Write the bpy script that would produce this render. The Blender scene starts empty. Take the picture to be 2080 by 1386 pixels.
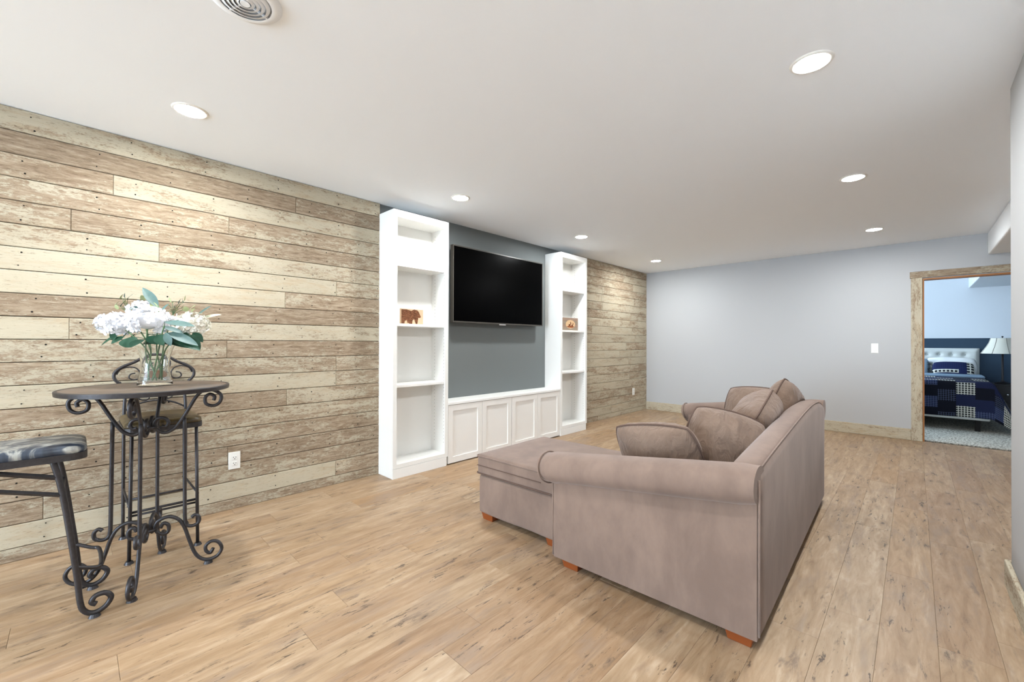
import bpy, bmesh, math, random
from mathutils import Vector, Matrix, noise as mnoise
from mathutils.bvhtree import BVHTree
R = math.radians
rnd = random.Random(7)
sc = bpy.context.scene
COL = sc.collection

# ------------------------------------------------------------------ camera, world, exposure
CAMH, FPX, YAW, PITCH, ROLL = 1.1811, 851.47, 43.8277, 0.2669, 0.1660
cam_d = bpy.data.cameras.new('camera'); cam = bpy.data.objects.new('camera', cam_d); COL.objects.link(cam)
cam_d.sensor_width = 36.0; cam_d.lens = 36.0 * FPX / 2080.0; cam_d.clip_start = 0.02
_F = Vector((math.cos(R(YAW)) * math.cos(R(PITCH)), math.sin(R(YAW)) * math.cos(R(PITCH)), math.sin(R(PITCH))))
_R = Vector((math.sin(R(YAW)), -math.cos(R(YAW)), 0)); _U = _R.cross(_F)
_R2 = _R * math.cos(R(ROLL)) + _U * math.sin(R(ROLL)); _U2 = -_R * math.sin(R(ROLL)) + _U * math.cos(R(ROLL))
M = Matrix((_R2, _U2, -_F)).transposed().to_4x4(); M.translation = (0, 0, CAMH)
cam.matrix_world = M
sc.camera = cam
def on(u, v, ax, val):
    """point where the sight line of photo pixel (u, v) meets the world plane axis ax = val"""
    d = _F + _R2 * ((u - 1040) / FPX) - _U2 * ((v - 693) / FPX)
    o = Vector((0, 0, CAMH))
    return o + d * ((val - o[ax]) / d[ax])

w = bpy.data.worlds.new('daylight'); sc.world = w; w.use_nodes = True
w.node_tree.nodes['Background'].inputs[0].default_value = (0.66, 0.83, 1.0, 1)
w.node_tree.nodes['Background'].inputs[1].default_value = 20.0
sc.view_settings.view_transform = 'Standard'; sc.view_settings.look = 'None'
sc.view_settings.gamma = 1.0; sc.view_settings.use_curve_mapping = False
sc.view_settings.exposure = 0.72
LAMP = 350.0           # radiance of the downlight lenses
LAMPC = (0.97, 1.0, 1.01)

def portal(name, loc, rot, sx, sy):
    l = bpy.data.lights.new(name, 'AREA'); l.shape = 'RECTANGLE'; l.size = sx; l.size_y = sy
    l.cycles.is_portal = True
    o = bpy.data.objects.new(name, l); COL.objects.link(o); o.location = loc; o.rotation_euler = rot
    return o
# ------------------------------------------------------------------ room dimensions
CH = 2.44; D = 3.4815; L = 7.130          # ceiling, plank wall face (y), far wall (x)
XB = -6.6                                  # wall behind the camera
RY = -0.338; RX = 3.16                     # right wall plane and its end
BX = 10.5                                  # bedroom end wall

# ------------------------------------------------------------------ helpers
def lin(r, g, b): 
    f = lambda c: (c / 255 / 12.92) if c / 255 <= 0.04045 else ((c / 255 + 0.055) / 1.055) ** 2.4
    return (f(r), f(g), f(b), 1)
class NT:
    def __init__(s, name):
        s.m = bpy.data.materials.new(name); s.m.use_nodes = True; s.t = s.m.node_tree
        s.b = s.t.nodes['Principled BSDF']
    def n(s, typ, **kw):
        x = s.t.nodes.new(typ)
        for k, v in kw.items():
            if k.startswith('i_'):
                key = k[2:]
                key = int(key) if key.isdigit() else key.replace('_', ' ')
                if hasattr(v, 'is_output') or isinstance(v, bpy.types.NodeSocket): s.t.links.new(v, x.inputs[key])
                else: x.inputs[key].default_value = v
            else: setattr(x, k, v)
        return x
    def l(s, a, b): s.t.links.new(a, b)
    def math(s, op, a, b=None, c=None, clamp=False):
        x = s.t.nodes.new('ShaderNodeMath'); x.operation = op; x.use_clamp = clamp
        for i, v in enumerate((a, b, c)):
            if v is None: continue
            if isinstance(v, (int, float)): x.inputs[i].default_value = v
            else: s.l(v, x.inputs[i])
        return x.outputs[0]
    def mix(s, fac, a, b, mode='MIX'):
        x = s.t.nodes.new('ShaderNodeMix'); x.data_type = 'RGBA'; x.blend_type = mode
        for key, v in ((0, fac), (6, a), (7, b)):
            if isinstance(v, (int, float)): x.inputs[key].default_value = v
            elif isinstance(v, tuple): x.inputs[key].default_value = v
            else: s.l(v, x.inputs[key])
        return x.outputs[2]
    def ramp(s, fac, stops, interp='LINEAR'):
        x = s.t.nodes.new('ShaderNodeValToRGB'); x.color_ramp.interpolation = interp
        els = x.color_ramp.elements
        while len(els) < len(stops): els.new(0.5)
        for e, (p, c) in zip(els, stops):
            e.position = p; e.color = c if isinstance(c, tuple) else (c, c, c, 1)
        s.l(fac, x.inputs[0]); return x.outputs[0]
    def smooth(s, v, lo, hi):
        x = s.t.nodes.new('ShaderNodeMapRange'); x.interpolation_type = 'SMOOTHSTEP'
        s.l(v, x.inputs[0]); x.inputs[1].default_value = lo; x.inputs[2].default_value = hi
        return x.outputs[0]
    def noise(s, vec, scale, detail=3, rough=0.55, dist=0.0):
        x = s.t.nodes.new('ShaderNodeTexNoise'); s.l(vec, x.inputs['Vector'])
        x.inputs['Scale'].default_value = scale; x.inputs['Detail'].default_value = detail
        x.inputs['Roughness'].default_value = rough; x.inputs['Distortion'].default_value = dist
        return x.outputs[0]
    def pos(s, scale=(1, 1, 1), rand=0.0, obj=False):
        src = s.t.nodes.new('ShaderNodeTexCoord').outputs['Object'] if obj else s.t.nodes.new('ShaderNodeNewGeometry').outputs['Position']
        v = src
        if rand:
            oi = s.t.nodes.new('ShaderNodeObjectInfo')
            a = s.t.nodes.new('ShaderNodeVectorMath'); a.operation = 'MULTIPLY_ADD'
            cb = s.t.nodes.new('ShaderNodeCombineXYZ')
            s.l(oi.outputs['Random'], cb.inputs[0]); s.l(oi.outputs['Random'], cb.inputs[1]); s.l(oi.outputs['Random'], cb.inputs[2])
            s.l(cb.outputs[0], a.inputs[0]); a.inputs[1].default_value = (rand, rand * 1.7, rand * 0.6); s.l(v, a.inputs[2]); v = a.outputs[0]
        mp = s.t.nodes.new('ShaderNodeVectorMath'); mp.operation = 'MULTIPLY'; s.l(v, mp.inputs[0]); mp.inputs[1].default_value = scale
        return mp.outputs[0]
    def bump(s, h, strength=0.3, dist=0.002):
        x = s.t.nodes.new('ShaderNodeBump'); x.inputs['Strength'].default_value = strength; x.inputs['Distance'].default_value = dist
        s.l(h, x.inputs['Height']); s.l(x.outputs[0], s.b.inputs['Normal'])
    def col(s, c):
        if isinstance(c, tuple): s.b.inputs['Base Color'].default_value = c
        else: s.l(c, s.b.inputs['Base Color'])
    def set(s, rough=None, spec=None, metal=None, **kw):
        if rough is not None: s.b.inputs['Roughness'].default_value = rough
        if spec is not None: s.b.inputs['Specular IOR Level'].default_value = spec
        if metal is not None: s.b.inputs['Metallic'].default_value = metal
        for k, v in kw.items(): s.b.inputs[k].default_value = v
        return s.m

def paint(name, c, rough=0.6, spec=0.3, bump=0.03, scale=140, var=0.0):
    t = NT(name); p = t.pos()
    if var:
        f = t.noise(p, 2.2, 3); t.col(t.mix(f, tuple(x * (1 - var) for x in c[:3]) + (1,), tuple(min(1, x * (1 + var)) for x in c[:3]) + (1,)))
    else: t.col(c)
    if bump: t.bump(t.noise(p, scale, 2), bump, 0.001)
    return t.set(rough, spec)

def barnwood(name, ax, tint=(1, 1, 1)):
    """weathered boards with flaking cream paint, grain along axis ax; object colour red = how much paint is left, green = tone"""
    t = NT(name)
    def st(k): v = [k, k, k]; v[ax] = 1.0; return tuple(v)
    p = t.pos(st(4.5), 9.0); p2 = t.pos(st(3.0), 5.0); p3 = t.pos(st(7.0), 7.0)
    oi = t.n('ShaderNodeObjectInfo'); sep = t.n('ShaderNodeSeparateColor'); t.l(oi.outputs['Color'], sep.inputs[0])
    amount = sep.outputs[0]; tone = sep.outputs[1]
    big = t.noise(p, 2.6, 3, 0.55, 0.3); mid = t.noise(p2, 13.0, 6, 0.75, 0.5); fine = t.noise(p2, 52.0, 5, 0.75, 0.3); grain = t.noise(p3, 10.0, 6, 0.72, 0.4)
    wood = t.ramp(grain, [(0.28, lin(108, 90, 72)), (0.43, lin(146, 127, 106)), (0.56, lin(166, 148, 126)), (0.72, lin(190, 175, 154))])
    wood = t.mix(t.math('MULTIPLY', t.smooth(t.noise(p, 5.0, 4, 0.65, 0.4), 0.50, 0.70), 0.40), wood, lin(124, 102, 80))
    cream = t.mix(big, lin(178, 168, 146), lin(198, 189, 168))
    stain = t.smooth(t.noise(p, 4.5, 5, 0.7, 0.3), 0.48, 0.70)
    cream = t.mix(t.math('MULTIPLY', stain, 0.55), cream, lin(176, 152, 121))
    v = t.math('ADD', t.math('MULTIPLY', big, 0.36), t.math('ADD', t.math('MULTIPLY', mid, 0.37), t.math('MULTIPLY', fine, 0.42)))
    v = t.math('ADD', v, t.math('MULTIPLY', amount, 0.36))          # mean of the noise sum is 0.575
    mask = t.smooth(v, 0.72, 0.79)
    c = t.mix(t.math('MULTIPLY', mask, 0.90), wood, cream)
    crack = t.smooth(t.noise(p3, 26.0, 4, 0.75), 0.57, 0.68)
    c = t.mix(t.math('MULTIPLY', crack, 0.60), c, lin(98, 80, 62))
    br = t.math('ADD', t.math('MULTIPLY', tone, 0.55), 0.70)
    cb = t.n('ShaderNodeCombineColor')
    for i in range(3): t.l(t.math('MULTIPLY', br, tint[i]), cb.inputs[i])
    t.col(t.mix(1.0, c, cb.outputs[0], 'MULTIPLY'))
    t.bump(t.math('ADD', t.math('MULTIPLY', mask, 0.5), t.math('MULTIPLY', grain, 0.8)), 0.5, 0.0025)
    return t.set(0.82, 0.15)

def floorwood():
    t = NT('oak_plank_laminate'); p = t.pos((1.0, 7.0, 1.0), 13.0); q = t.pos((1, 1, 1), 13.0)
    oi = t.n('ShaderNodeObjectInfo')
    grain = t.noise(p, 3.2, 6, 0.65, 0.8); fine = t.noise(t.pos((1, 12, 1), 4.0), 12, 5, 0.7)
    c = t.ramp(grain, [(0.25, lin(134, 111, 87)), (0.42, lin(159, 137, 112)), (0.56, lin(172, 151, 127)), (0.75, lin(190, 174, 154))])
    tonec = t.ramp(oi.outputs['Random'], [(0.0, lin(226, 208, 190)), (0.35, lin(245, 234, 220)), (0.7, lin(255, 250, 243)), (1.0, lin(238, 216, 186))])
    c = t.mix(0.8, c, tonec, 'MULTIPLY')
    grey = t.smooth(t.noise(t.pos((0.9, 4.0, 1.0), 21.0), 2.4, 5, 0.65, 0.6), 0.50, 0.68)
    c = t.mix(t.math('MULTIPLY', grey, 0.62), c, lin(140, 120, 103))
    rg = t.math('FRACT', t.math('MULTIPLY', t.noise(t.pos((0.55, 3.2, 1), 11.0), 2.2, 2, 0.4, 0.3), 16.0))
    c = t.mix(t.math('MULTIPLY', t.math('SUBTRACT', 1.0, t.smooth(t.math('ABSOLUTE', t.math('SUBTRACT', rg, 0.5)), 0.05, 0.30)), 0.16), c, lin(140, 106, 74))
    c = t.mix(t.math('MULTIPLY', t.smooth(fine, 0.58, 0.72), 0.40), c, lin(132, 102, 76))
    # knots, short dark checks and sooty smudges
    vo = t.n('ShaderNodeTexVoronoi', feature='F1'); t.l(t.pos((1.7, 4.6, 1.0), 13.0), vo.inputs['Vector']); vo.inputs['Scale'].default_value = 1.7; vo.inputs['Randomness'].default_value = 1.0
    wob = t.noise(t.pos((8, 26, 1), 5.0), 2.0, 5, 0.75)
    dist = t.math('ADD', vo.outputs['Distance'], t.math('MULTIPLY', t.math('SUBTRACT', wob, 0.5), 0.42))
    halo = t.math('SUBTRACT', 1.0, t.smooth(dist, 0.04, 0.26)); kn = t.math('SUBTRACT', 1.0, t.smooth(dist, 0.0, 0.10))
    c = t.mix(t.math('MULTIPLY', halo, 0.50), c, lin(112, 92, 75)); c = t.mix(t.math('MULTIPLY', kn, 0.85), c, lin(58, 46, 38))
    zone = t.smooth(t.noise(t.pos((1.2, 3.0, 1), 17.0), 1.6, 2), 0.42, 0.56)
    ck = t.smooth(t.noise(t.pos((3.2, 16, 1), 3.0), 2.6, 5, 0.75, 0.5), 0.575, 0.64)
    c = t.mix(t.math('MULTIPLY', t.math('MULTIPLY', ck, zone), 0.88), c, lin(66, 52, 42))
    sm = t.smooth(t.noise(t.pos((1.3, 5.5, 1), 31.0), 2.6, 5, 0.7, 0.4), 0.58, 0.70)
    c = t.mix(t.math('MULTIPLY', sm, 0.62), c, lin(104, 88, 76))
    t.col(c)
    t.bump(t.math('ADD', grain, t.math('MULTIPLY', fine, 0.6)), 0.15, 0.0012)
    t.l(t.math('ADD', t.math('MULTIPLY', fine, 0.2), 0.34), t.b.inputs['Roughness'])
    return t.set(None, 0.4)

def suede(name, c1, c2, fold=0.0):
    t = NT(name); p = t.pos()
    a = t.noise(t.pos((1, 1, .45)), 7.0, 5, 0.65, 0.2); b = t.noise(p, 2.2, 3, 0.5, 0.2)
    f = t.smooth(t.math('ADD', t.math('MULTIPLY', a, 0.6), t.math('MULTIPLY', b, 0.4)), 0.34, 0.66)
    t.col(t.mix(f, c1, c2)); t.bump(t.math('ADD', t.noise(p, 420, 2), t.math('MULTIPLY', t.noise(t.pos((1.6, 1.6, .8)), 9, 4, .55, 1.4), 60.0 * fold)), 0.12 + .5 * fold, 0.0008)
    t.b.inputs['Sheen Weight'].default_value = 0.30; t.b.inputs['Sheen Roughness'].default_value = 0.5
    t.b.inputs['Sheen Tint'].default_value = lin(225, 215, 212)
    return t.set(0.95, 0.08)

def emis(name, c, s):
    t = NT(name); t.col((0.8, 0.8, 0.8, 1)); t.b.inputs['Emission Color'].default_value = c + (1,); t.b.inputs['Emission Strength'].default_value = s
    return t.set(0.5)

MT = {}
MT['ceiling'] = paint('ceiling_paint', lin(247, 251, 255), 0.9, 0.1, 0.05, 220)
MT['wall'] = paint('light_grey_wall_paint', lin(185, 186, 187), 0.75, 0.2, 0.04, 200)
MT['slate'] = paint('slate_grey_wall_paint', lin(112, 117, 117), 0.6, 0.3, 0.04, 200)
MT['white'] = paint('white_laminate', lin(238, 237, 233), 0.38, 0.4, 0.0)
MT['whitedoor'] = paint('white_painted_wood', lin(234, 231, 226), 0.45, 0.4, 0.0)
MT['plastic'] = paint('white_plastic', lin(238, 236, 230), 0.35, 0.4, 0.0)
MT['dark'] = paint('dark_slot', lin(24, 22, 20), 0.7, 0.2, 0.0)
MT['gap'] = paint('shadow_gap_backing', lin(40, 33, 27), 0.9, 0.1, 0.0)
MT['plankwall'] = barnwood('weathered_plank', 0)
MT['plankz'] = barnwood('weathered_trim_upright', 2)
MT['planky'] = barnwood('weathered_trim_level', 1)
MT['floor'] = floorwood()
MT['jamb'] = paint('oak_jamb', lin(168, 112, 62), 0.5, 0.3, 0.0, var=0.15)
MT['sofa'] = suede('taupe_microsuede', lin(113, 95, 85), lin(131, 111, 99))
MT['pillow'] = suede('taupe_pillow_suede', lin(112, 93, 80), lin(129, 109, 95), .8)
MT['pipe'] = paint('piping_cord', lin(98, 80, 71), 0.9, 0.1, 0.0)
MT['leg'] = paint('cherry_leg', lin(126, 64, 28), 0.35, 0.4, 0.0, var=0.2)
def _iron():
    t = NT('wrought_iron'); f = t.noise(t.pos(), 60, 3); t.col(t.mix(f, lin(48, 46, 47), lin(72, 70, 73))); t.bump(f, 0.2, 0.001)
    return t.set(0.42, 0.5, 0.55)
MT['iron'] = _iron()
def _rust():
    t = NT('rusted_plate'); f = t.noise(t.pos(), 30, 4); t.col(t.mix(f, lin(92, 62, 42), lin(134, 96, 66))); return t.set(0.6, 0.3, 0.3)
MT['rust'] = _rust()
def _tabletop():
    t = NT('slate_tabletop'); p = t.pos(); f = t.noise(p, 5, 4, 0.6, 1.2); t.col(t.ramp(f, [(0.3, lin(74, 66, 62)), (0.5, lin(112, 94, 80)), (0.7, lin(80, 84, 92))]))
    t.bump(t.noise(p, 40, 3), 0.2, 0.002); return t.set(0.38, 0.5)
MT['tabletop'] = _tabletop()
def _marble(name, a, b, c, d):
    t = NT(name); p = t.pos((2.0, 3.2, 1.0)); f = t.noise(p, 2.2, 5, 0.55, 2.6); t.col(t.ramp(f, [(0.28, a), (0.43, b), (0.52, c), (0.60, d), (0.74, b)]))
    return t.set(0.32, 0.5)
MT['seatblue'] = _marble('marbled_blue_vinyl', lin(34, 40, 52), lin(58, 68, 82), lin(168, 168, 162), lin(88, 94, 100))
MT['seatolive'] = _marble('mottled_olive_fabric', lin(36, 28, 16), lin(66, 54, 32), lin(92, 78, 48), lin(54, 42, 26))
def _glass():
    t = NT('clear_glass'); t.col((0.97, 1.0, 0.99, 1)); t.b.inputs['Transmission Weight'].default_value = 1.0; t.b.inputs['IOR'].default_value = 1.42
    return t.set(0.0, 0.5)
MT['glass'] = _glass()
MT['screen'] = NT('tv_screen').set(0.25, 0.04); MT['screen'].node_tree.nodes['Principled BSDF'].inputs['Base Color'].default_value = (0.0004, 0.0004, 0.0005, 1)
MT['bezel'] = paint('dark_bezel_metal', lin(72, 68, 62), 0.35, 0.5, 0.0)
MT['silver'] = NT('silver_strip').set(0.25, 0.5, 0.9)
MT['lens'] = emis('lamp_lens', LAMPC, LAMP)
def leafmat(name, a, b, rough=0.5):
    t = NT(name); f = t.noise(t.pos(), 26, 3); t.col(t.mix(f, a, b)); return t.set(rough, 0.35)
MT['leafdark'] = leafmat('dark_green_leaf', lin(24, 58, 42), lin(46, 88, 64))
MT['leafblue'] = leafmat('blue_green_leaf', lin(66, 92, 90), lin(104, 130, 124))
MT['leafpale'] = leafmat('pale_green_leaf', lin(140, 152, 104), lin(180, 188, 144))
MT['leafcream'] = leafmat('cream_striped_leaf', lin(210, 212, 178), lin(226, 228, 206))
MT['petal'] = leafmat('white_petal', lin(240, 240, 246), lin(250, 250, 252), 0.7)
MT['petalcream'] = leafmat('cream_petal', lin(236, 232, 216), lin(246, 244, 236), 0.7)
MT['stem'] = leafmat('green_stem', lin(70, 104, 66), lin(112, 138, 96))

def mobj(name, bm, mat, parent=None, smooth=False, color=None):
    me = bpy.data.meshes.new(name); bmesh.ops.recalc_face_normals(bm, faces=bm.faces[:]); bm.to_mesh(me); bm.free()
    if smooth:
        for f in me.polygons: f.use_smooth = True
        if smooth != 'all':
            try: me.set_sharp_from_angle(angle=R(smooth if smooth is not True else 40))
            except Exception: pass
    o = bpy.data.objects.new(name, me); COL.objects.link(o)
    if mat: me.materials.append(MT[mat] if isinstance(mat, str) else mat)
    if parent: o.parent = parent
    if color: o.color = color
    return o
def thing(name, label, cat, loc=(0, 0, 0), rotz=0, group=None):
    o = bpy.data.objects.new(name, None); COL.objects.link(o); o.empty_display_size = 0.05
    o.location = loc; o.rotation_euler = (0, 0, rotz); tag(o, label, cat, group); return o
def tag(o, label, cat=None, group=None, kind=None):
    o['label'] = label
    if cat: o['category'] = cat
    if group: o['group'] = group
    if kind: o['kind'] = kind
    return o
def struct(name, bm, mat, label=None, smooth=False, color=None):
    o = mobj(name, bm, mat, None, smooth, color); o['kind'] = 'structure'
    if label: o['label'] = label
    return o
def box(bm, x0, x1, y0, y1, z0, z1, bev=0, seg=2):
    r = bmesh.ops.create_cube(bm, size=1); vs = r['verts']
    for v in vs: v.co = Vector((x0 + (v.co.x + .5) * (x1 - x0), y0 + (v.co.y + .5) * (y1 - y0), z0 + (v.co.z + .5) * (z1 - z0)))
    if bev:
        es = list({e for v in vs for e in v.link_edges}); bmesh.ops.bevel(bm, geom=es, offset=bev, segments=seg, profile=0.5, affect='EDGES')
    return vs
def bx(*a, **k):
    bm = bmesh.new(); box(bm, *a, **k); return bm
def boxes(*bs):
    bm = bmesh.new()
    for b in bs: box(bm, *b)
    return bm
def prism(bm, pts, axis, a0, a1):
    """closed 2-D outline pts extruded along axis from a0 to a1"""
    mk = {0: lambda p, a: (a, p[0], p[1]), 1: lambda p, a: (p[0], a, p[1]), 2: lambda p, a: (p[0], p[1], a)}[axis]
    A = [bm.verts.new(mk(p, a0)) for p in pts]; B = [bm.verts.new(mk(p, a1)) for p in pts]; n = len(pts)
    bm.faces.new(A); bm.faces.new(B[::-1])
    for i in range(n): bm.faces.new((A[i], B[i], B[(i + 1) % n], A[(i + 1) % n]))
def smoothpts(pts, n=4, closed=False):
    P = [Vector(p) for p in pts]; out = []; N = len(P)
    rng = N if closed else N - 1
    for i in range(rng):
        if closed: p0, p1, p2, p3 = P[i - 1], P[i], P[(i + 1) % N], P[(i + 2) % N]
        else: p0, p1, p2, p3 = P[max(i - 1, 0)], P[i], P[i + 1], P[min(i + 2, N - 1)]
        for k in range(n):
            t = k / n; out.append(0.5 * ((2 * p1) + (-p0 + p2) * t + (2 * p0 - 5 * p1 + 4 * p2 - p3) * t * t + (-p0 + 3 * p1 - 3 * p2 + p3) * t ** 3))
    if not closed: out.append(P[-1])
    return out
def tube(bm, pts, r, sides=8, closed=False, taper=None):
    P = [Vector(p) for p in pts]; N = len(P); rings = []; prev = None
    for i in range(N):
        if closed: tg = (P[(i + 1) % N] - P[i - 1])
        else: tg = P[min(i + 1, N - 1)] - P[max(i - 1, 0)]
        tg.normalize()
        if prev is None:
            a = Vector((0, 0, 1)) if abs(tg.z) < 0.9 else Vector((1, 0, 0)); nrm = tg.cross(a).normalized()
        else: nrm = (prev - tg * prev.dot(tg)).normalized()
        prev = nrm; bn = tg.cross(nrm)
        rr = r if taper is None else r * taper(i / max(1, N - 1))
        rings.append([bm.verts.new(P[i] + (nrm * math.cos(2 * math.pi * k / sides) + bn * math.sin(2 * math.pi * k / sides)) * rr) for k in range(sides)])
    for i in range(N if closed else N - 1):
        A = rings[i]; B = rings[(i + 1) % N]
        for k in range(sides): bm.faces.new((A[k], A[(k + 1) % sides], B[(k + 1) % sides], B[k]))
    if not closed: bm.faces.new(rings[0][::-1]); bm.faces.new(rings[-1])
def lathe(bm, prof, n=32, c=(0, 0, 0), closed=False, capb=False, capt=False):
    rings = []
    for r, z in prof: rings.append([bm.verts.new((c[0] + r * math.cos(2 * math.pi * k / n), c[1] + r * math.sin(2 * math.pi * k / n), c[2] + z)) for k in range(n)])
    m = len(rings)
    for i in range(m if closed else m - 1):
        A, B = rings[i], rings[(i + 1) % m]
        for k in range(n): bm.faces.new((A[k], A[(k + 1) % n], B[(k + 1) % n], B[k]))
    if capb: bm.faces.new(rings[0][::-1])
    if capt: bm.faces.new(rings[-1])
def tubeobj(name, pts, r, mat, parent, sides=8, closed=False, sm=None, taper=None):
    bm = bmesh.new(); tube(bm, smoothpts(pts, sm, closed) if sm else pts, r, sides, closed, taper); return mobj(name, bm, mat, parent, 'all' if sides > 5 else False)

# ------------------------------------------------------------------ room shell
bm = boxes((XB, L + 0.12, RY - 2.4, D + 0.2, -0.06, -0.0085)); FLOOR = struct('floor', bm, 'gap', 'light oak laminate plank floor')
struct('ceiling', boxes((XB, L + 0.12, RY - 2.4, D + 0.2, CH, CH + 0.12)), 'ceiling', 'smooth off-white painted ceiling')
WL = struct('wall_left', boxes((XB, L + 0.12, D + 0.022, D + 0.2, -0.05, CH)), 'slate', 'slate grey media wall clad with weathered planks at both ends')
DOORL, DOORR, DOORH = -0.071, -0.90, 1.978
struct('wall_far', boxes((L, L + 0.12, DOORL, D + 0.05, -0.05, CH), (L, L + 0.12, RY - 2.4, DOORR, -0.05, CH), (L, L + 0.12, DOORR, DOORL, DOORH, CH)), 'wall', 'light grey painted end wall')
struct('wall_right', bx(XB, RX, RY - 0.14, RY, -0.05, CH, bev=0.018, seg=3), 'wall', 'light grey wall with rounded corner', smooth=True)
struct('wall_hall', boxes((RX - 0.4, L, RY - 2.4, RY - 2.3, -0.05, CH)), 'wall')
struct('wall_hall_end', boxes((RX - 0.5, RX - 0.4, RY - 2.4, RY - 0.1, -0.05, CH)), 'wall')
# wall behind the camera with a wide window
WY0, WY1, WZ0, WZ1 = 0.0, 3.2, 0.10, 2.25
struct('wall_back', boxes((XB - 0.12, XB, RY - 0.2, WY0, -0.05, CH), (XB - 0.12, XB, WY1, D + 0.1, -0.05, CH), (XB - 0.12, XB, WY0, WY1, -0.05, WZ0), (XB - 0.12, XB, WY0, WY1, WZ1, CH)), 'wall')
W1 = struct('window_1', boxes((XB - 0.08, XB - 0.02, WY0, WY1, WZ0, WZ0 + 0.05), (XB - 0.08, XB - 0.02, WY0, WY1, WZ1 - 0.05, WZ1), (XB - 0.08, XB - 0.02, WY0, WY0 + 0.05, WZ0 + .05, WZ1 - .05), (XB - 0.08, XB - 0.02, WY1 - 0.05, WY1, WZ0 + .05, WZ1 - .05), (XB - 0.08, XB - 0.02, (WY0 + WY1) / 2 - 0.03, (WY0 + WY1) / 2 + 0.03, WZ0 + .05, WZ1 - .05)), 'whitedoor', 'wide white framed window')
portal('window_portal', (XB - 0.1, (WY0 + WY1) / 2, (WZ0 + WZ1) / 2), (0, R(-90), 0), WZ1 - WZ0, WY1 - WY0)
# dropped duct soffit that runs through both rooms
struct('trim_1', bx(RX - 0.4, L, RY - 2.3, -0.60, 2.195, CH, bev=0.012, seg=2), 'ceiling', 'boxed-in duct soffit below the ceiling')

# ---- floor planks
def board(bm, x0, x1, y0, y1, zt, th, cx, cy):
    b = [bm.verts.new(p) for p in ((x0, y0, zt - th), (x1, y0, zt - th), (x1, y1, zt - th), (x0, y1, zt - th))]
    m = [bm.verts.new(p) for p in ((x0, y0, zt - cy), (x1, y0, zt - cy), (x1, y1, zt - cy), (x0, y1, zt - cy))]
    t = [bm.verts.new(p) for p in ((x0 + cx, y0 + cy, zt), (x1 - cx, y0 + cy, zt), (x1 - cx, y1 - cy, zt), (x0 + cx, y1 - cy, zt))]
    bm.faces.new(t)
    for A, B in ((b, m), (m, t)):
        for i in range(4): bm.faces.new((A[i], A[(i + 1) % 4], B[(i + 1) % 4], B[i]))
PW, PL = 0.172, 1.215
bm = bmesh.new(); board(bm, 0, 1, 0.0002, PW - 0.0002, 0, 0.0085, 0.0005, 0.0008)
pm = bpy.data.meshes.new('plank'); bm.normal_update(); bmesh.ops.recalc_face_normals(bm, faces=bm.faces[:]); bm.to_mesh(pm); bm.free(); pm.materials.append(MT['floor'])
far_bm = bmesh.new(); frnd = random.Random(3)
k0 = int(math.floor((RY - 2.3 + 0.065) / PW))
for k in range(k0, 22):
    y0 = -0.065 + k * PW
    if y0 > D + 0.02: break
    xs = XB - frnd.random() * PL
    lo = XB if y0 + PW > RY - 0.02 else RX - 0.4
    while xs < L:
        x0, x1 = max(xs, lo), min(xs + PL, L + 0.02); xs += PL
        if x1 - x0 < 0.02: continue
        if x1 < -1.3 or y0 < -1.15:
            board(far_bm, x0, x1, y0 + .0006, y0 + PW - .0006, 0, 0.0085, 0.0012, 0.0016); continue
        o = bpy.data.objects.new('plank', pm); COL.objects.link(o); o.parent = FLOOR; o.location = (x0, y0, 0); o.scale = (x1 - x0 - 0.0008, 1, 1)
o = mobj('plank_field', far_bm, 'floor', FLOOR); o['kind'] = 'stuff'

# ---- weathered planks on the media wall
PH = 0.1246
bm = bmesh.new(); board(bm, 0, 1, 0.0018, PH - 0.0018, 0, 0.021, 0.0016, 0.0030)
bmesh.ops.rotate(bm, verts=bm.verts[:], cent=(0, 0, 0), matrix=Matrix.Rotation(R(90), 3, 'X'))
wm = bpy.data.meshes.new('plank'); bmesh.ops.recalc_face_normals(bm, faces=bm.faces[:]); bm.to_mesh(wm); bm.free(); wm.materials.append(MT['plankwall'])
def wplank(x0, x1, z0, paintv, tonev, h=None):
    o = bpy.data.objects.new('plank', wm); COL.objects.link(o); o.parent = WL
    o.location = (x0 + 0.0006, D + rnd.uniform(0, 0.0022), z0); o.scale = (x1 - x0 - 0.0012, 1, (h or PH) / PH); o.color = (paintv, tonev, 0, 1)
XPL = 1.903
def ux(u): return on(u, 700, 1, D).x
rows = {1: ([], [.62], .45), 2: ([600], [.22, .40], .30), 3: ([228], [.40, .66], .45), 4: ([464], [.40, .46], .50), 5: ([142], [.42, .36], .45), 6: ([322], [.66, .55], .60), 7: ([683], [.84, .55], .70),
        8: ([579], [.95, .42], .70), 9: ([], [.28], .50), 10: ([140], [.80, .62], .60), 11: ([461], [.46, .34], .48), 12: ([683], [.50, .42], .50), 13: ([683], [.72, .45], .55), 14: ([583], [.36, .45], .45),
        15: ([], [.52], .50), 16: ([250], [.36, .40], .42), 17: ([464], [.40, .36], .42), 18: ([90], [.42, .45], .45), 19: ([683], [.92, .40], .58), 20: ([330], [.38, .44], .45)}
nails = bmesh.new()
def nail(x, z):
    r = bmesh.ops.create_cone(nails, cap_ends=True, segments=6, radius1=0.0042 * rnd.uniform(.7, 1.2), radius2=0.0035, depth=0.002, matrix=Matrix.Translation((x, D - 0.0008, z)) @ Matrix.Rotation(R(90), 4, 'X'))
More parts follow.
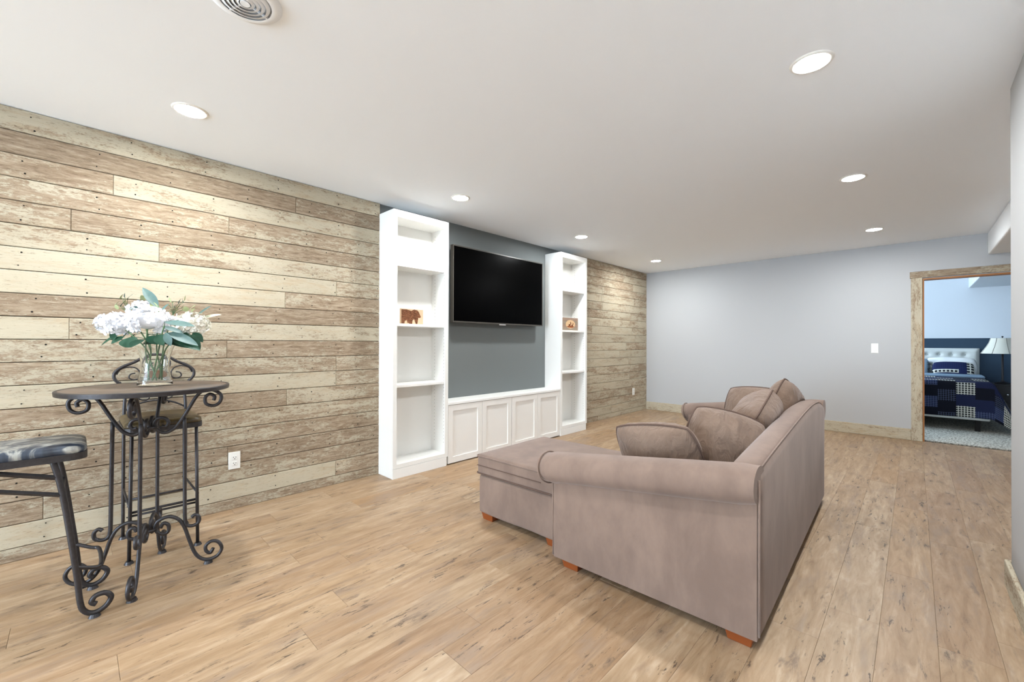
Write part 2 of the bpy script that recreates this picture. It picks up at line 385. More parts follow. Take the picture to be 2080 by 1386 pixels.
for r in range(1, 21):
    joints, paints, tone = rows[r]
    zt = CH - 0.001 - (r - 1) * PH; z0 = zt - PH; h = PH
    if r == 20: z0 = 0.0; h = zt
    xs = [ux(j) for j in joints]; cuts = sorted(xs)
    x = (cuts[0] if cuts else XPL) ; edges = [XPL] + cuts[::-1]
    if len(edges) == 1 or edges[-1] > 0.6: pass
    e = edges[-1]; first = -0.75 - rnd.random() * 1.2
    edges.append(min(first, e - 0.8))
    while edges[-1] > XB + 0.01: edges.append(max(XB, edges[-1] - rnd.uniform(1.4, 2.2)))
    edges = edges[::-1]
    n = len(edges) - 1
    for i in range(n):
        back = n - 1 - i                     # 0 = board that ends at the bookcase
        pi = len(paints) - 1 - back
        pv = paints[pi] if pi >= 0 else rnd.uniform(.3, .8)
        wplank(edges[i], edges[i + 1], z0, pv, tone + rnd.uniform(-.05, .05), h)
    for q in range(-1, 6):
        xx = 0.05 + q * 0.41 + (0.2 if r % 2 else 0) + rnd.uniform(-.05, .05)
        if xx < XPL - 0.02:
            for zz in (0.028, PH - 0.028):
                if r < 20: nail(xx + rnd.uniform(-.01, .01), z0 + zz + rnd.uniform(-.006, .006))
    # section beyond the bookcase
    e2 = [4.862]; c = 4.862 + rnd.uniform(0.35, 1.9)
    while c < L - 0.3: e2.append(c); c += rnd.uniform(1.0, 2.0)
    e2.append(L - 0.001)
    for i in range(len(e2) - 1): wplank(e2[i], e2[i + 1], z0, rnd.choice([.45, .55, .62, .7, .5]), rnd.uniform(.42, .62), h)
mobj('gap_shade_sheet', boxes((XB, XPL - .002, D + .0195, D + .0225, 0, CH), (4.862, L, D + .0195, D + .0225, 0, CH)), 'gap', WL)  # added dark sheet: shade of the plank gaps as colour, over the slate wall
o = mobj('nail_heads', nails, 'dark', WL); o['kind'] = 'stuff'

# ---- baseboards and door casing in the same weathered wood
BC = (.72, .55, 0, 1)
def strip(name, b, mat, label, color=BC): return struct(name, bx(*b, bev=0.004, seg=1), mat, label, color=color)
strip('baseboard_far', (L - 0.018, L, 0.030, D, 0, 0.138), 'planky', 'weathered cream baseboard on the end wall', (.66, .62, 0, 1))
bm = bmesh.new(); box(bm, XB, RX + 0.018, RY, RY + 0.02, 0, 0.125, bev=0.006, seg=2); box(bm, RX, RX + 0.02, RY - 0.12, RY + 0.008, 0, 0.125, bev=0.006, seg=2)
struct('baseboard_right', bm, barnwood('weathered_trim_long', 0), 'weathered cream baseboard wrapping the wall corner', color=(.60, .70, 0, 1))
D1 = struct('door_1', boxes((L - 0.004, L + 0.124, DOORL - 0.016, DOORL, 0, DOORH), (L - 0.004, L + 0.124, DOORR, DOORR + 0.016, 0, DOORH), (L - 0.004, L + 0.124, DOORR + .016, DOORL - 0.016, DOORH - 0.016, DOORH)), 'jamb', 'open bedroom doorway framed in weathered boards')
o = mobj('casing_board', bx(L - 0.022, L, DOORL, 0.030, 0, 1.990, bev=0.003, seg=1), 'plankz', D1, color=(.62, .66, 0, 1))
o = mobj('casing_board', bx(L - 0.022, L, DOORR - 0.10, DOORR, 0, 1.990, bev=0.003, seg=1), 'plankz', D1, color=(.74, .55, 0, 1))
o = mobj('casing_header', bx(L - 0.026, L, DOORR - 0.115, 0.040, 1.988, 2.066, bev=0.003, seg=1), 'planky', D1, color=(.42, .45, 0, 1))

# ------------------------------------------------------------------ lights and vent
def downlight(x, y, label):
    t = thing('recessed_light', label, 'ceiling light', (x, y, CH))
    bm = bmesh.new(); lathe(bm, [(0.064, -0.002), (0.066, -0.006), (0.078, -0.005), (0.084, 0.001)], 40); mobj('trim_ring', bm, 'plastic', t, 'all')
    bm = bmesh.new(); bmesh.ops.create_circle(bm, cap_ends=True, segments=32, radius=0.0645, matrix=Matrix.Translation((0, 0, -0.003)) @ Matrix.Rotation(R(180), 4, 'X')); mobj('lens', bm, 'lens', t)
for x, y, lb in ((0.427, 2.839, 'recessed ceiling light above the bistro table, near the plank wall'), (2.307, 2.840, 'recessed ceiling light in front of the bear picture bookcase'), (4.135, 2.838, 'recessed ceiling light in front of the deer picture bookcase'),
                 (6.119, 2.842, 'recessed ceiling light by the far corner of plank wall and grey wall'), (2.273, 0.331, 'recessed ceiling light over the rolled sofa arm beside the chaise'), (4.069, 0.333, 'recessed ceiling light just past the far sofa arm'),
                 (6.064, 0.318, 'recessed ceiling light near the bedroom doorway'), (0.43, 0.331, 'recessed ceiling light over the open floor between bistro table and grey side wall'), (-1.44, 2.84, 'recessed ceiling light on the plank wall side toward the window'),
                 (-1.44, 0.331, 'recessed ceiling light on the grey wall side toward the window'), (-3.3, 2.84, 'recessed ceiling light in the second row from the window, plank wall side'), (-3.3, 0.331, 'recessed ceiling light in the second row from the window, grey wall side'), (-5.15, 2.84, 'recessed ceiling light right at the window, plank wall side'), (-5.15, 0.331, 'recessed ceiling light right at the window, grey wall side')):
    downlight(x, y, lb)
t = thing('ceiling_vent', 'round white louvred air vent in the ceiling', 'air vent', (0.425, 1.772, CH))
bm = bmesh.new(); lathe(bm, [(0.086, -0.012), (0.098, -0.013), (0.118, -0.004), (0.122, 0.001)], 40); mobj('outer_ring', bm, 'ceiling', t, 'all')
for rr in (0.020, 0.036, 0.052, 0.068):
    bm = bmesh.new(); lathe(bm, [(rr, -0.016), (rr + 0.011, -0.012), (rr + 0.0135, -0.005)], 32); mobj('louvre_ring', bm, 'ceiling', t, 'all')
bm = bmesh.new(); bmesh.ops.create_cone(bm, cap_ends=True, segments=24, radius1=0.016, radius2=0.016, depth=0.006, matrix=Matrix.Translation((0, 0, -0.014))); mobj('hub', bm, 'ceiling', t)
for a in range(4):
    bm = bx(0.0, 0.088, -0.003, 0.003, -0.012, -0.004); bmesh.ops.rotate(bm, verts=bm.verts[:], cent=(0, 0, 0), matrix=Matrix.Rotation(R(a * 90 + 20), 3, 'Z')); mobj('spoke', bm, 'ceiling', t)
bm = bmesh.new(); bmesh.ops.create_circle(bm, cap_ends=True, segments=24, radius=0.088, matrix=Matrix.Translation((0, 0, -0.001))); mobj('duct_backing', bm, paint('vent_duct_grey', lin(176, 176, 176), .8, .1, 0), t)

# ------------------------------------------------------------------ media wall furniture
YF = 3.241
def bookcase(x0, x1, ztop, label):
    t = thing('bookcase', label, 'bookcase', ((x0 + x1) / 2, D, 0)); W = (x1 - x0) / 2; y0 = YF - D; yb = 0.018
    a = 0.018
    mobj('side_panel', bx(-W, -W + a, y0 + .016, yb, 0.0, ztop, bev=.001, seg=1), 'white', t); mobj('side_panel', bx(W - a, W, y0 + .016, yb, 0.0, ztop, bev=.001, seg=1), 'white', t)
    mobj('back_panel', bx(-W + a, W - a, yb - .008, yb, 0.09, ztop - a), 'white', t)
    mobj('top_panel', bx(-W + a, W - a, y0 + .016, yb - .008, ztop - .06, ztop), 'white', t)
    mobj('bottom_panel', bx(-W + a, W - a, y0 + .016, yb - .008, 0.088, 0.118), 'white', t)
    for z in (1.868, 1.338, 0.797): mobj('shelf', bx(-W + a, W - a, y0 + 0.022, yb - .008, z - .012, z + .012, bev=.0015, seg=1), 'white', t)
    mobj('plinth', bx(-W - .0015, W - .02, y0 - .002, y0 + 0.016, 0, 0.083, bev=.001, seg=1), 'white', t)
    f = bmesh.new()
    for b in ((-W, -W + .038, y0, y0 + .016, .086, ztop), (W - .038, W, y0, y0 + .016, .086, ztop), (-W + .038, W - .038, y0, y0 + .016, ztop - .062, ztop), (-W + .038, W - .038, y0, y0 + .016, .086, .121)): box(f, *b)
    mobj('face_frame', f, 'white', t)
    h = bmesh.new()
    for sx in (-1, 1):
        for yy in (y0 + .045, -0.045):
            for i in range(62):
                z = .22 + i * .033
                if z > ztop - .1: break
                bmesh.ops.create_circle(h, cap_ends=True, segments=6, radius=.0032, matrix=Matrix.Translation((sx * (W - a - .0004), yy, z)) @ Matrix.Rotation(R(90), 4, 'Y'))
    o = mobj('pin_holes', h, 'gap', t); o['kind'] = 'stuff'
    return t
bookcase(1.897, 2.490, 2.341, 'tall white open bookcase holding the bear picture')
bookcase(4.268, 4.860, 2.345, 'tall white open bookcase holding the deer picture')
def cabinet(x0, x1, label):
    t = thing('base_cabinet', label, 'cabinet', (x0, D, 0), 0, 'white cabinets under the television'); W = x1 - x0; y0 = YF - D
    mobj('carcass', bx(.001, W - .001, y0 + .024, .018, 0.02, 0.578), 'whitedoor', t)
    mobj('toe_base', bx(.03, W - .03, y0 + .06, .0, 0.0, 0.022), 'dark', t)
    for i in range(2):
        a, b = i * W / 2 + .002, (i + 1) * W / 2 - .002; s = .058
        d = bmesh.new()
        for q in ((a, a + s, y0 + .003, y0 + .022, .012, .574), (b - s, b, y0 + .003, y0 + .022, .012, .574), (a + s, b - s, y0 + .003, y0 + .022, .012, .012 + s), (a + s, b - s, y0 + .003, y0 + .022, .574 - s, .574)): box(d, *q)
        dd = mobj('door', d, 'whitedoor', t); mobj('door_panel', bx(a + s, b - s, y0 + .013, y0 + .020, .012 + s, .574 - s), 'whitedoor', dd)
cabinet(2.492, 3.379, 'white two-door shaker base cabinet next to the bear picture bookcase')
cabinet(3.383, 4.266, 'white two-door shaker base cabinet next to the deer picture bookcase')
o = mobj('countertop', bx(2.491, 4.267, YF - .002, D + .02, 0.578, 0.602, bev=.0015, seg=1), 'white'); tag(o, 'long white countertop across the low cabinets under the television', 'countertop')

t = thing('television', 'large black flat screen television mounted on the slate wall', 'television', (3.375, D - .08, 1.79)); tw, thh = 1.428 / 2, .795 / 2
f = bmesh.new(); s = .011
for b in ((-tw, -tw + s, -.012, .03, -thh, thh), (tw - s, tw, -.012, .03, -thh, thh), (-tw + s, tw - s, -.012, .03, thh - s, thh), (-tw + s, tw - s, -.012, .03, -thh, -thh + .014)): box(f, *b)
mobj('bezel', f, 'bezel', t)
mobj('screen', bx(-tw + s, tw - s, -.008, .028, -thh + .014, thh - s), 'screen', t)
mobj('back_housing', bx(-tw * .9, tw * .9, .0301, .05, -thh * .9, thh * .9, bev=.01), 'dark', t)
mobj('wall_mount', boxes((-.3, .3, .05, .102, -.2, .2)), 'dark', t)
mobj('sensor_bar', bx(-.05, .05, -.016, .012, -thh - .012, -thh + .002, bev=.003), 'silver', t)

# small pictures on the shelves
def picture(name, x, z, w_, h_, label, rot):
    t = thing(name, label, 'picture', (x, 3.372, z), rot); return t
t = picture('bear_picture', 2.165, 1.350, .205, .135, 'small wood block picture of a brown bear on bookcase shelf', R(4))
mobj('block', bx(-.098, .098, -.011, .011, 0, .138, bev=.001, seg=1), paint('print_cream_wood', lin(206, 178, 146), .7, .2, 0, var=.2), t)
bearpts = [(-.096, .006), (-.070, .006), (-.066, .03), (-.048, .034), (-.044, .012), (-.03, .012), (-.026, .004), (-.002, .004), (.0, .034), (.014, .05), (.022, .03), (.03, .006), (.044, .006), (.048, .03), (.052, .062), (.07, .062), (.076, .074), (.066, .094), (.056, .118), (.044, .130), (.03, .132), (.016, .136), (-.01, .122), (-.05, .132), (-.096, .130)]
bm = bmesh.new(); prism(bm, bearpts, 1, -.0118, -.0108)
def _fur():
    t_ = NT('print_bear_fur'); f_ = t_.noise(t_.pos((1, 1, 3)), 45, 4); t_.col(t_.ramp(f_, [(.3, lin(62, 36, 22)), (.55, lin(120, 76, 50)), (.75, lin(168, 122, 88))])); return t_.set(.7, .2)
mobj('printed_bear', bm, _fur(), t)
t.scale = (1.27, 1, 1.03)
t = picture('deer_picture', 4.645, 1.350, .22, .15, 'small weathered wood sign with a deer scene on bookcase shelf', R(-3))
for i in range(4): mobj('slat', bx(-.125, .125, -.010, .010, i * .0375 + .0006, i * .0375 + .0369, bev=.001, seg=1), paint('print_grey_slat%d' % i, lin(150 + 8 * (i % 2), 134, 118), .8, .1, 0, var=.25), t)
bm = bmesh.new(); el = [(.075 * math.cos(a * R(15)) * (1 + .05 * (a % 2)), .075 + .048 * math.sin(a * R(15)) * (1 + .06 * ((a + 1) % 2))) for a in range(24)]; prism(bm, el, 1, -.0108, -.0098); mobj('printed_oval', bm, paint('print_sunset', lin(216, 182, 142), .8, .1, 0, var=.2), t)
for dx, sc_ in ((-.012, 1.0), (.03, .85)):
    dp = [(-.022, .042), (-.018, .042), (-.015, .056), (.004, .056), (.007, .042), (.011, .042), (.012, .066), (.018, .08), (.026, .084), (.024, .09), (.017, .092), (.02, .104), (.016, .103), (.013, .093), (.007, .104), (.004, .103), (.009, .09), (.006, .076), (-.016, .074)]
    bm = bmesh.new(); prism(bm, [(dx + q[0] * sc_, .042 + (q[1] - .042) * sc_) for q in dp], 1, -.0116, -.0106); mobj('printed_deer', bm, paint('print_deer_brown', lin(112, 62, 38), .8, .1, 0), t)
bm = bmesh.new(); prism(bm, [(-.062, .046), (-.03, .036), (.03, .034), (.062, .046), (.04, .056), (-.04, .054)], 1, -.0113, -.0103); mobj('printed_grass', bm, paint('print_grass', lin(150, 86, 52), .8, .1, 0), t)

t.scale = (1.30, 1, 1.16)
# ------------------------------------------------------------------ wall plates
def outlet(x, z, label):
    t = thing('wall_outlet', label, 'outlet', (x, D, z))
    mobj('plate', bx(-.036, .036, -.006, .003, -.060, .060, bev=.003), 'plastic', t)
    for s in (-1, 1):
        c = mobj('socket', bx(-.017, .017, -.0085, -.004, s * .0205 - .0145, s * .0205 + .0145, bev=.004), 'plastic', t)
        mobj('slots', boxes((-.0085, -.0060, -.0091, -.0080, s * .0205 - .001, s * .0205 + .008), (.0060, .0085, -.0091, -.0080, s * .0205 - .001, s * .0205 + .007), (-.0025, .0025, -.0091, -.0080, s * .0205 - .010, s * .0205 - .005)), 'dark', c)
outlet(0.786, 0.342, 'white double wall outlet in the planks beside the bistro table')
outlet(6.640, 0.353, 'white double wall outlet in the planks past the deer picture bookcase')
t = thing('light_switch', 'white rocker light switch on the grey wall by the doorway', 'light switch', (L, .368, 1.125))
mobj('plate', bx(-.006, .003, -.036, .036, -.062, .062, bev=.003), 'plastic', t); mobj('rocker', bx(-.010, -.004, -.016, .016, -.033, .033, bev=.002), 'plastic', t)

# ------------------------------------------------------------------ sofa with chaise
SO = thing('chaise_sofa', 'taupe microsuede rolled-arm sofa with a chaise and wooden feet', 'sofa', (1.800, .428, 0), R(1.6))
def rbox(x0, x1, y0, y1, z0, z1, bev, crown=0.0, nx=10, ny=10, wob=0.0, seg=4):
    bm = bx(x0, x1, y0, y1, z0, z1, bev=bev, seg=seg)
    if crown or wob:
        bmesh.ops.subdivide_edges(bm, edges=[e for e in bm.edges if e.calc_length() > 0.25], cuts=7, use_grid_fill=True)
        bmesh.ops.subdivide_edges(bm, edges=[e for e in bm.edges if e.calc_length() > 0.12], cuts=1, use_grid_fill=True)
        for v in bm.verts:
            u = (v.co.x - x0) / (x1 - x0) * 2 - 1; q = (v.co.y - y0) / (y1 - y0) * 2 - 1
            if v.co.z > (z0 + z1) / 2: v.co.z += crown * max(0, 1 - u * u) * max(0, 1 - q * q) - crown * .25
            if wob: v.co += Vector((0, 0, 1)) * wob * mnoise.noise(v.co * 6) + Vector((mnoise.noise(v.co * 5 + Vector((9, 0, 0))), mnoise.noise(v.co * 5 + Vector((0, 9, 0))), 0)) * wob * .7
    return bm
LX = 2.12; FB = 0.055
zback = lambda x: (lambda pts: next(a[1] + (b[1] - a[1]) * (x - a[0]) / (b[0] - a[0]) for a, b in zip(pts, pts[1:]) if x <= b[0] + 1e-6))([(0, .690), (.15, .706), (.40, .727), (.70, .748), (1.0, .770), (1.3, .788), (1.6, .795), (1.85, .782), (2.0, .755), (2.12, .71)])
bm = bmesh.new(); rings = []
xsb = [i * LX / 40 for i in range(41)]
for x in xsb:
    zt = sum(zback(min(LX, max(0, x + d))) for d in (-.1, -.05, 0, .05, .1)) / 5
    e = min(x, LX - x); ins = .012 * max(0, 1 - e / .02)
    sec = [(0 + ins, FB), (-.001 + ins, .25), (-.002 + ins, zt - .05), (.003 + ins, zt - .022), (.020, zt - .005), (.052, zt), (.092, zt - .006), (.125, zt - .03), (.150, zt - .09), (.21, .40), (.23, FB)]
    rings.append([bm.verts.new((x, y, z)) for y, z in sec])
for A, B in zip(rings, rings[1:]):
    for k in range(len(A)): bm.faces.new((A[k], A[(k + 1) % len(A)], B[(k + 1) % len(A)], B[k]))
bm.faces.new(rings[0]); bm.faces.new(rings[-1][::-1])
back = mobj('backrest', bm, 'sofa', SO, 50)
tubeobj('piping', [(x, .010, sum(zback(min(LX, max(0, x + d))) for d in (-.1, -.05, 0, .05, .1)) / 5 - .012) for x in xsb], .0035, 'sofa', back, 6)
tubeobj('piping', [(.002, -.002, FB + .01), (.001, -.003, .3), (.002, -.002, .66)], .004, 'sofa', back, 6)
mobj('seat_base', rbox(.12, 2.0, .2, .93, FB + .01, .30, .02), 'sofa', SO, True)
mobj('seat_cushion', rbox(.86, 1.985, .18, .965, .295, .452, .035, .02), 'sofa', SO, True)
mobj('chaise_base', rbox(.130, .852, .5, 1.686, FB - .012, .298, .022, 0, wob=.004), 'sofa', SO, True)
cc = mobj('chaise_cushion', rbox(.127, .856, .18, 1.700, .296, .440, .022, .022, wob=.003, seg=3), 'sofa', SO, True)
def rr_path(x0, x1, y0, y1, z, r, n=4):
    pts = []
    for cx, cy, a0 in ((x1 - r, y1 - r, 0), (x0 + r, y1 - r, 90), (x0 + r, y0 + r, 180), (x1 - r, y0 + r, 270)):
        for k in range(n + 1): a = R(a0 + 90 * k / n); pts.append((cx + r * math.cos(a), cy + r * math.sin(a), z))
    return pts
tubeobj('piping', rr_path(.125, .858, .5, 1.703, .4225, .02), .0048, 'sofa', cc, 6, True)
tubeobj('piping', rr_path(.125, .858, .5, 1.703, .309, .02), .0045, 'pipe', cc, 6, True)
tubeobj('zip_seam', [(.123, 1.15, .362), (.123, 1.69, .362)], .003, 'pipe', cc, 5)
# rolled arms
AY = 0.985
def arm_center(ly, far=0): return .512 + (.985 - ly) * .128 + .05 * far
for far in (0, 1):
    mx = (lambda x: LX - x) if far else (lambda x: x)
    bm = bmesh.new(); rings = []
    for ly in [.005 + (.962 - .005) * i / 10 for i in range(11)]:
        zt = arm_center(ly, far) + .02; rings.append([bm.verts.new((mx(x), ly, z)) for x, z in ((.0, FB - .01), (-.002, .2), (.0, zt - .05), (.0, zt), (.115, zt), (.13, zt - .05), (.135, FB - .01))])
    for A, B in zip(rings, rings[1:]):
        for k in range(len(A)): bm.faces.new((A[k], A[(k + 1) % len(A)], B[(k + 1) % len(A)], B[k]))
    bm.faces.new(rings[0]); bm.faces.new(rings[-1][::-1])
    sp = mobj('side_panel', bm, 'sofa', SO)
    tubeobj('piping', [(mx(.0), .965, FB), (mx(-.001), .967, .3), (mx(.0), .967, arm_center(.965, far) - .06)], .0045, 'sofa', sp, 6)
    bm = bmesh.new(); rings = []; n = 24
    for i in range(17):
        ly = .002 + (1.045 - .002) * i / 16; s = 1.0; yy = ly
        if i == 0: s = .90
        if i == 16: s = .86
        wav = 1 + .012 * mnoise.noise(Vector((0, ly * 5, 2)))
        rings.append([bm.verts.new((mx(.024 + .103 * s * wav * math.cos(2 * math.pi * k / n)), yy - (.02 * (1 - math.sin(2 * math.pi * k / n)) if i >= 15 else 0), arm_center(ly, far) + .079 * s * wav * math.sin(2 * math.pi * k / n))) for k in range(n)])
    for A, B in zip(rings, rings[1:]):
        for k in range(n): bm.faces.new((A[k], A[(k + 1) % n], B[(k + 1) % n], B[k]))
    bm.faces.new(rings[0]); c = bm.verts.new((mx(.034), 1.06, arm_center(1.04, far)))
    for k in range(n): bm.faces.new((rings[-1][k], rings[-1][(k + 1) % n], c))
    ar = mobj('arm_roll', bm, 'sofa', SO, 50)
    tubeobj('piping', [(mx(.024 + .103 * math.cos(a)), 1.026 - .018 * (1 - math.sin(a)), arm_center(1.03, far) + .079 * math.sin(a)) for a in [2 * math.pi * k / 28 for k in range(28)]], .0045, 'sofa', ar, 6, True)
def foot(cx, cy, s=.056, h=FB + .012):
    bm = bmesh.new(); A = [bm.verts.new((cx + dx * s * .76, cy + dy * s * .76, 0)) for dx, dy in ((-1, -1), (1, -1), (1, 1), (-1, 1))]; B = [bm.verts.new((cx + dx * s, cy + dy * s, h)) for dx, dy in ((-1, -1), (1, -1), (1, 1), (-1, 1))]
    bm.faces.new(A[::-1]); bm.faces.new(B)
    for k in range(4): bm.faces.new((A[k], A[(k + 1) % 4], B[(k + 1) % 4], B[k]))
    bmesh.ops.bevel(bm, geom=bm.edges[:], offset=.003, segments=1, affect='EDGES'); mobj('foot', bm, 'leg', SO)
for q in ((.062, .072), (.062, .868), (.192, 1.075), (.192, 1.615), (.79, 1.615), (LX - .062, .072), (LX - .062, .868)): foot(*q)

# loose cushions
def cushion(label, W, H, T, center, xdir, ydir, seed, wr=.012, mat='pillow', name='throw_pillow', cat='cushion', pipe=True, sag=0.0, grp='loose cushions on the sofa'):
    X = Vector(xdir).normalized(); Y = Vector(ydir); Y = (Y - X * Y.dot(X)).normalized(); Z = X.cross(Y)
    t = thing(name, label, cat, center); 
    if grp: t['group'] = grp
    t.matrix_world = Matrix.Translation(center) @ Matrix((X, Y, Z)).transposed().to_4x4()
    n = 26; bm = bmesh.new(); off = Vector((seed * 3.1, seed * 1.7, seed))
    def outline(u, v):
        k_ = 1 - .15 * (u * v) ** 2; x = u * W / 2 * k_ * (1 - .03 * (1 - v * v)); y = v * H / 2 * k_ * (1 - .03 * (1 - u * u))
        return x, y
    grids = []
    for s in (1, -1):
        g = []
        for i in range(n + 1):
            row = []
            for j in range(n + 1):
                u = -1 + 2 * i / n; v = -1 + 2 * j / n; x, y = outline(u, v)
                prof = (max(0, 1 - abs(u) ** 2.6) * max(0, 1 - abs(v) ** 2.6)) ** .5
                z = s * T / 2 * prof
                edge = 1 - prof
                rad = math.atan2(v, u)
                z += wr * prof * (mnoise.noise(Vector((x * 7, y * 7, s * 3)) + off) + .8 * (1 - abs(2 * mnoise.noise(Vector((math.cos(rad) * 3.2, math.sin(rad) * 3.2, s)) + off))) * min(1, edge * 2.2))
                z -= sag * (u * u - v * v * .4)
                row.append((x, y, z))
            g.append(row)
        grids.append(g)
    V = {}
    def vert(s, i, j):
        rim = i in (0, n) or j in (0, n); key = (0 if rim else s, i, j)
        if key not in V:
            a = grids[s][i][j]
            V[key] = bm.verts.new(a)
        return V[key]
    for s in (0, 1):
        for i in range(n):
            for j in range(n):
                q = (vert(s, i, j), vert(s, i + 1, j), vert(s, i + 1, j + 1), vert(s, i, j + 1)); bm.faces.new(q if s == 0 else q[::-1])
    mobj('cover', bm, mat, t, 'all')
    if pipe:
        pts = []
        for k in range(4 * 12):
            e, f = divmod(k, 12); f = -1 + 2 * f / 12
            u, v = ((f, -1), (1, f), (-f, 1), (-1, -f))[e]; x, y = outline(u * 1.01, v * 1.01); pts.append((x, y, -sag * (u * u - v * v * .4)))
        tubeobj('piping', pts, .0055, 'pipe', t, 6, True)
    return t
CA = cushion('long taupe cushion standing against the inside of the near rolled arm by the chaise', .48, .36, .20, (2.185, .995, .592), (.06, 1, -.12), (-.42, 0, .9), 1, .024)
CB = cushion('plump taupe cushion slumped in the corner of the near arm and sofa back', .43, .41, .28, (2.475, .765, .612), (.60, -.72, -.24), (.06, .02, 1), 2, .034)
CE = cushion('taupe cushion leaning on the sofa back beside the slumped corner cushion', .52, .46, .25, (2.90, .735, .668), (.95, .06, .20), (-.05, -.45, .85), 3, .028)
CC = cushion('taupe cushion propped highest above the top of the sofa back', .43, .43, .22, (3.47, .685, .692), (.80, -.05, -.45), (.45, -.25, .85), 4, .024)
CD = cushion('smooth taupe cushion leaning against the far rolled arm', .46, .42, .20, (3.70, .905, .640), (.05, 1, .0), (.32, 0, .9), 5, .014)
bpy.context.view_layer.update()
def bvh(o): return BVHTree.FromPolygons([o.matrix_world @ v.co for v in o.data.vertices], [tuple(p.vertices) for p in o.data.polygons])
def inside(p, bv):
    d = Vector((.013, .027, 1)).normalized(); q = p.copy(); n = 0
    for _ in range(40):
        h = bv.ray_cast(q, d)
        if h[0] is None: break
        n += 1; q = h[0] + d * 1e-5
    return n % 2 == 1
SOFAP = {n: [o for o in SO.children if o.name.split('.')[0] == n] for n in ('backrest', 'seat_cushion', 'chaise_cushion', 'arm_roll', 'side_panel')}
def press(t, others):
    """flatten a soft cushion where it would sink into what it rests on: its skin stops 3 mm inside that surface"""
    cols = [(bvh(o), Vector((0, .25, 1))) for o in SOFAP['seat_cushion'] + SOFAP['chaise_cushion']] + [(bvh(o), Vector((0, 1, .12))) for o in SOFAP['backrest']]
    for n in ('arm_roll', 'side_panel'): cols += [(bvh(o), Vector((1 if i == 0 else -1, 0, .1))) for i, o in enumerate(SOFAP[n])]
    cols += [(bvh(next(c for c in o.children if c.name.startswith('cover'))), Vector(d)) for o, d in others]
    for o in t.children:
        mw = o.matrix_world; inv = mw.inverted()
        for v in o.data.vertices:
            p = mw @ v.co
            for bv, d in cols:
                d = d.normalized()
                if inside(p, bv):
                    h = bv.ray_cast(p, d)
                    if h[0] is not None: p = h[0] - d * .003
            v.co = inv @ p
        o.data.update()
press(CB, []); press(CA, [(CB, (-.6, .8, .1))]); press(CE, [(CB, (1, .1, .1))]); press(CC, [(CE, (1, 0, .1))]); press(CD, [(CC, (.2, 1, .1))])

# ------------------------------------------------------------------ bistro table
TC = (.264, 2.808)
TB = thing('bistro_table', 'tall round bistro table with slate top and scrolled wrought iron legs', 'table', (TC[0], TC[1], 0), R(-18.6))
TZ = .955
bm = bmesh.new(); lathe(bm, [(.326, TZ - .024), (.334, TZ - .022), (.336, TZ - .004), (.333, TZ - .0005), (.322, TZ - .0005), (.320, TZ - .003)], 64); bm.faces.ensure_lookup_table(); 
top = mobj('table_top', bm, 'iron', TB, 30)
bm = bmesh.new(); bmesh.ops.create_cone(bm, cap_ends=True, segments=64, radius1=.326, radius2=.3215, depth=.022, matrix=Matrix.Translation((0, 0, TZ - .0125))); mobj('slate_inset', bm, 'tabletop', top)
upper = [(0.268, 0.868), (0.272, 0.888), (0.251, 0.902), (0.231, 0.885), (0.235, 0.851), (0.268, 0.839), (0.296, 0.857), (0.3, 0.896), (0.267, 0.922), (0.235, 0.924), (0.211, 0.914), (0.187, 0.883), (0.156, 0.822), (0.125, 0.766), (0.099, 0.73), (0.061, 0.713), (0.029, 0.732), (0.021, 0.765), (0.038, 0.79), (0.066, 0.785), (0.076, 0.761), (0.064, 0.743), (0.049, 0.749)]
rod = [(0.142, 0.785), (0.144, 0.58), (0.146, 0.341), (0.148, 0.247), (0.157, 0.219), (0.179, 0.211), (0.204, 0.223), (0.207, 0.251), (0.191, 0.267), (0.176, 0.257)]
leg = [(0.047, 0.226), (0.059, 0.248), (0.078, 0.235), (0.079, 0.204), (0.059, 0.192), (0.033, 0.208), (0.026, 0.235), (0.038, 0.263), (0.079, 0.278), (0.12, 0.256), (0.145, 0.211), (0.166, 0.139), (0.188, 0.071), (0.214, 0.033), (0.248, 0.018), (0.288, 0.029), (0.308, 0.065), (0.292, 0.102), (0.261, 0.112), (0.237, 0.092), (0.239, 0.065), (0.257, 0.051), (0.27, 0.074)]
meshes = {}
for nm, pts in (('top_scroll', upper), ('upright_rod', rod), ('leg_scroll', leg)):
    bm = bmesh.new(); tube(bm, smoothpts([(r_, 0, z_) for r_, z_ in pts], 4), .0085, 10)
    meshes[nm] = bm
for q in range(4):
    for nm, b0 in meshes.items():
        bm = b0.copy(); bmesh.ops.rotate(bm, verts=bm.verts[:], cent=(0, 0, 0), matrix=Matrix.Rotation(R(90 * q), 3, 'Z')); part = mobj(nm, bm, 'iron', TB, 'all')
        if nm == 'leg_scroll':
            c = Matrix.Rotation(R(90 * q), 3, 'Z') @ Vector((.248, 0, 0)); b2 = bmesh.new(); bmesh.ops.create_cone(b2, cap_ends=True, segments=14, radius1=.021, radius2=.016, depth=.014, matrix=Matrix.Translation((c.x, c.y, .007))); mobj('foot_pad', b2, 'iron', part)
for z in (.745, .225):
    bm = bmesh.new(); lathe(bm, [(.034, z - .006), (.030, z - .008), (.026, z), (.030, z + .008), (.034, z + .006)], 20, closed=True); mobj('collar_ring', bm, 'iron', TB, 'all')

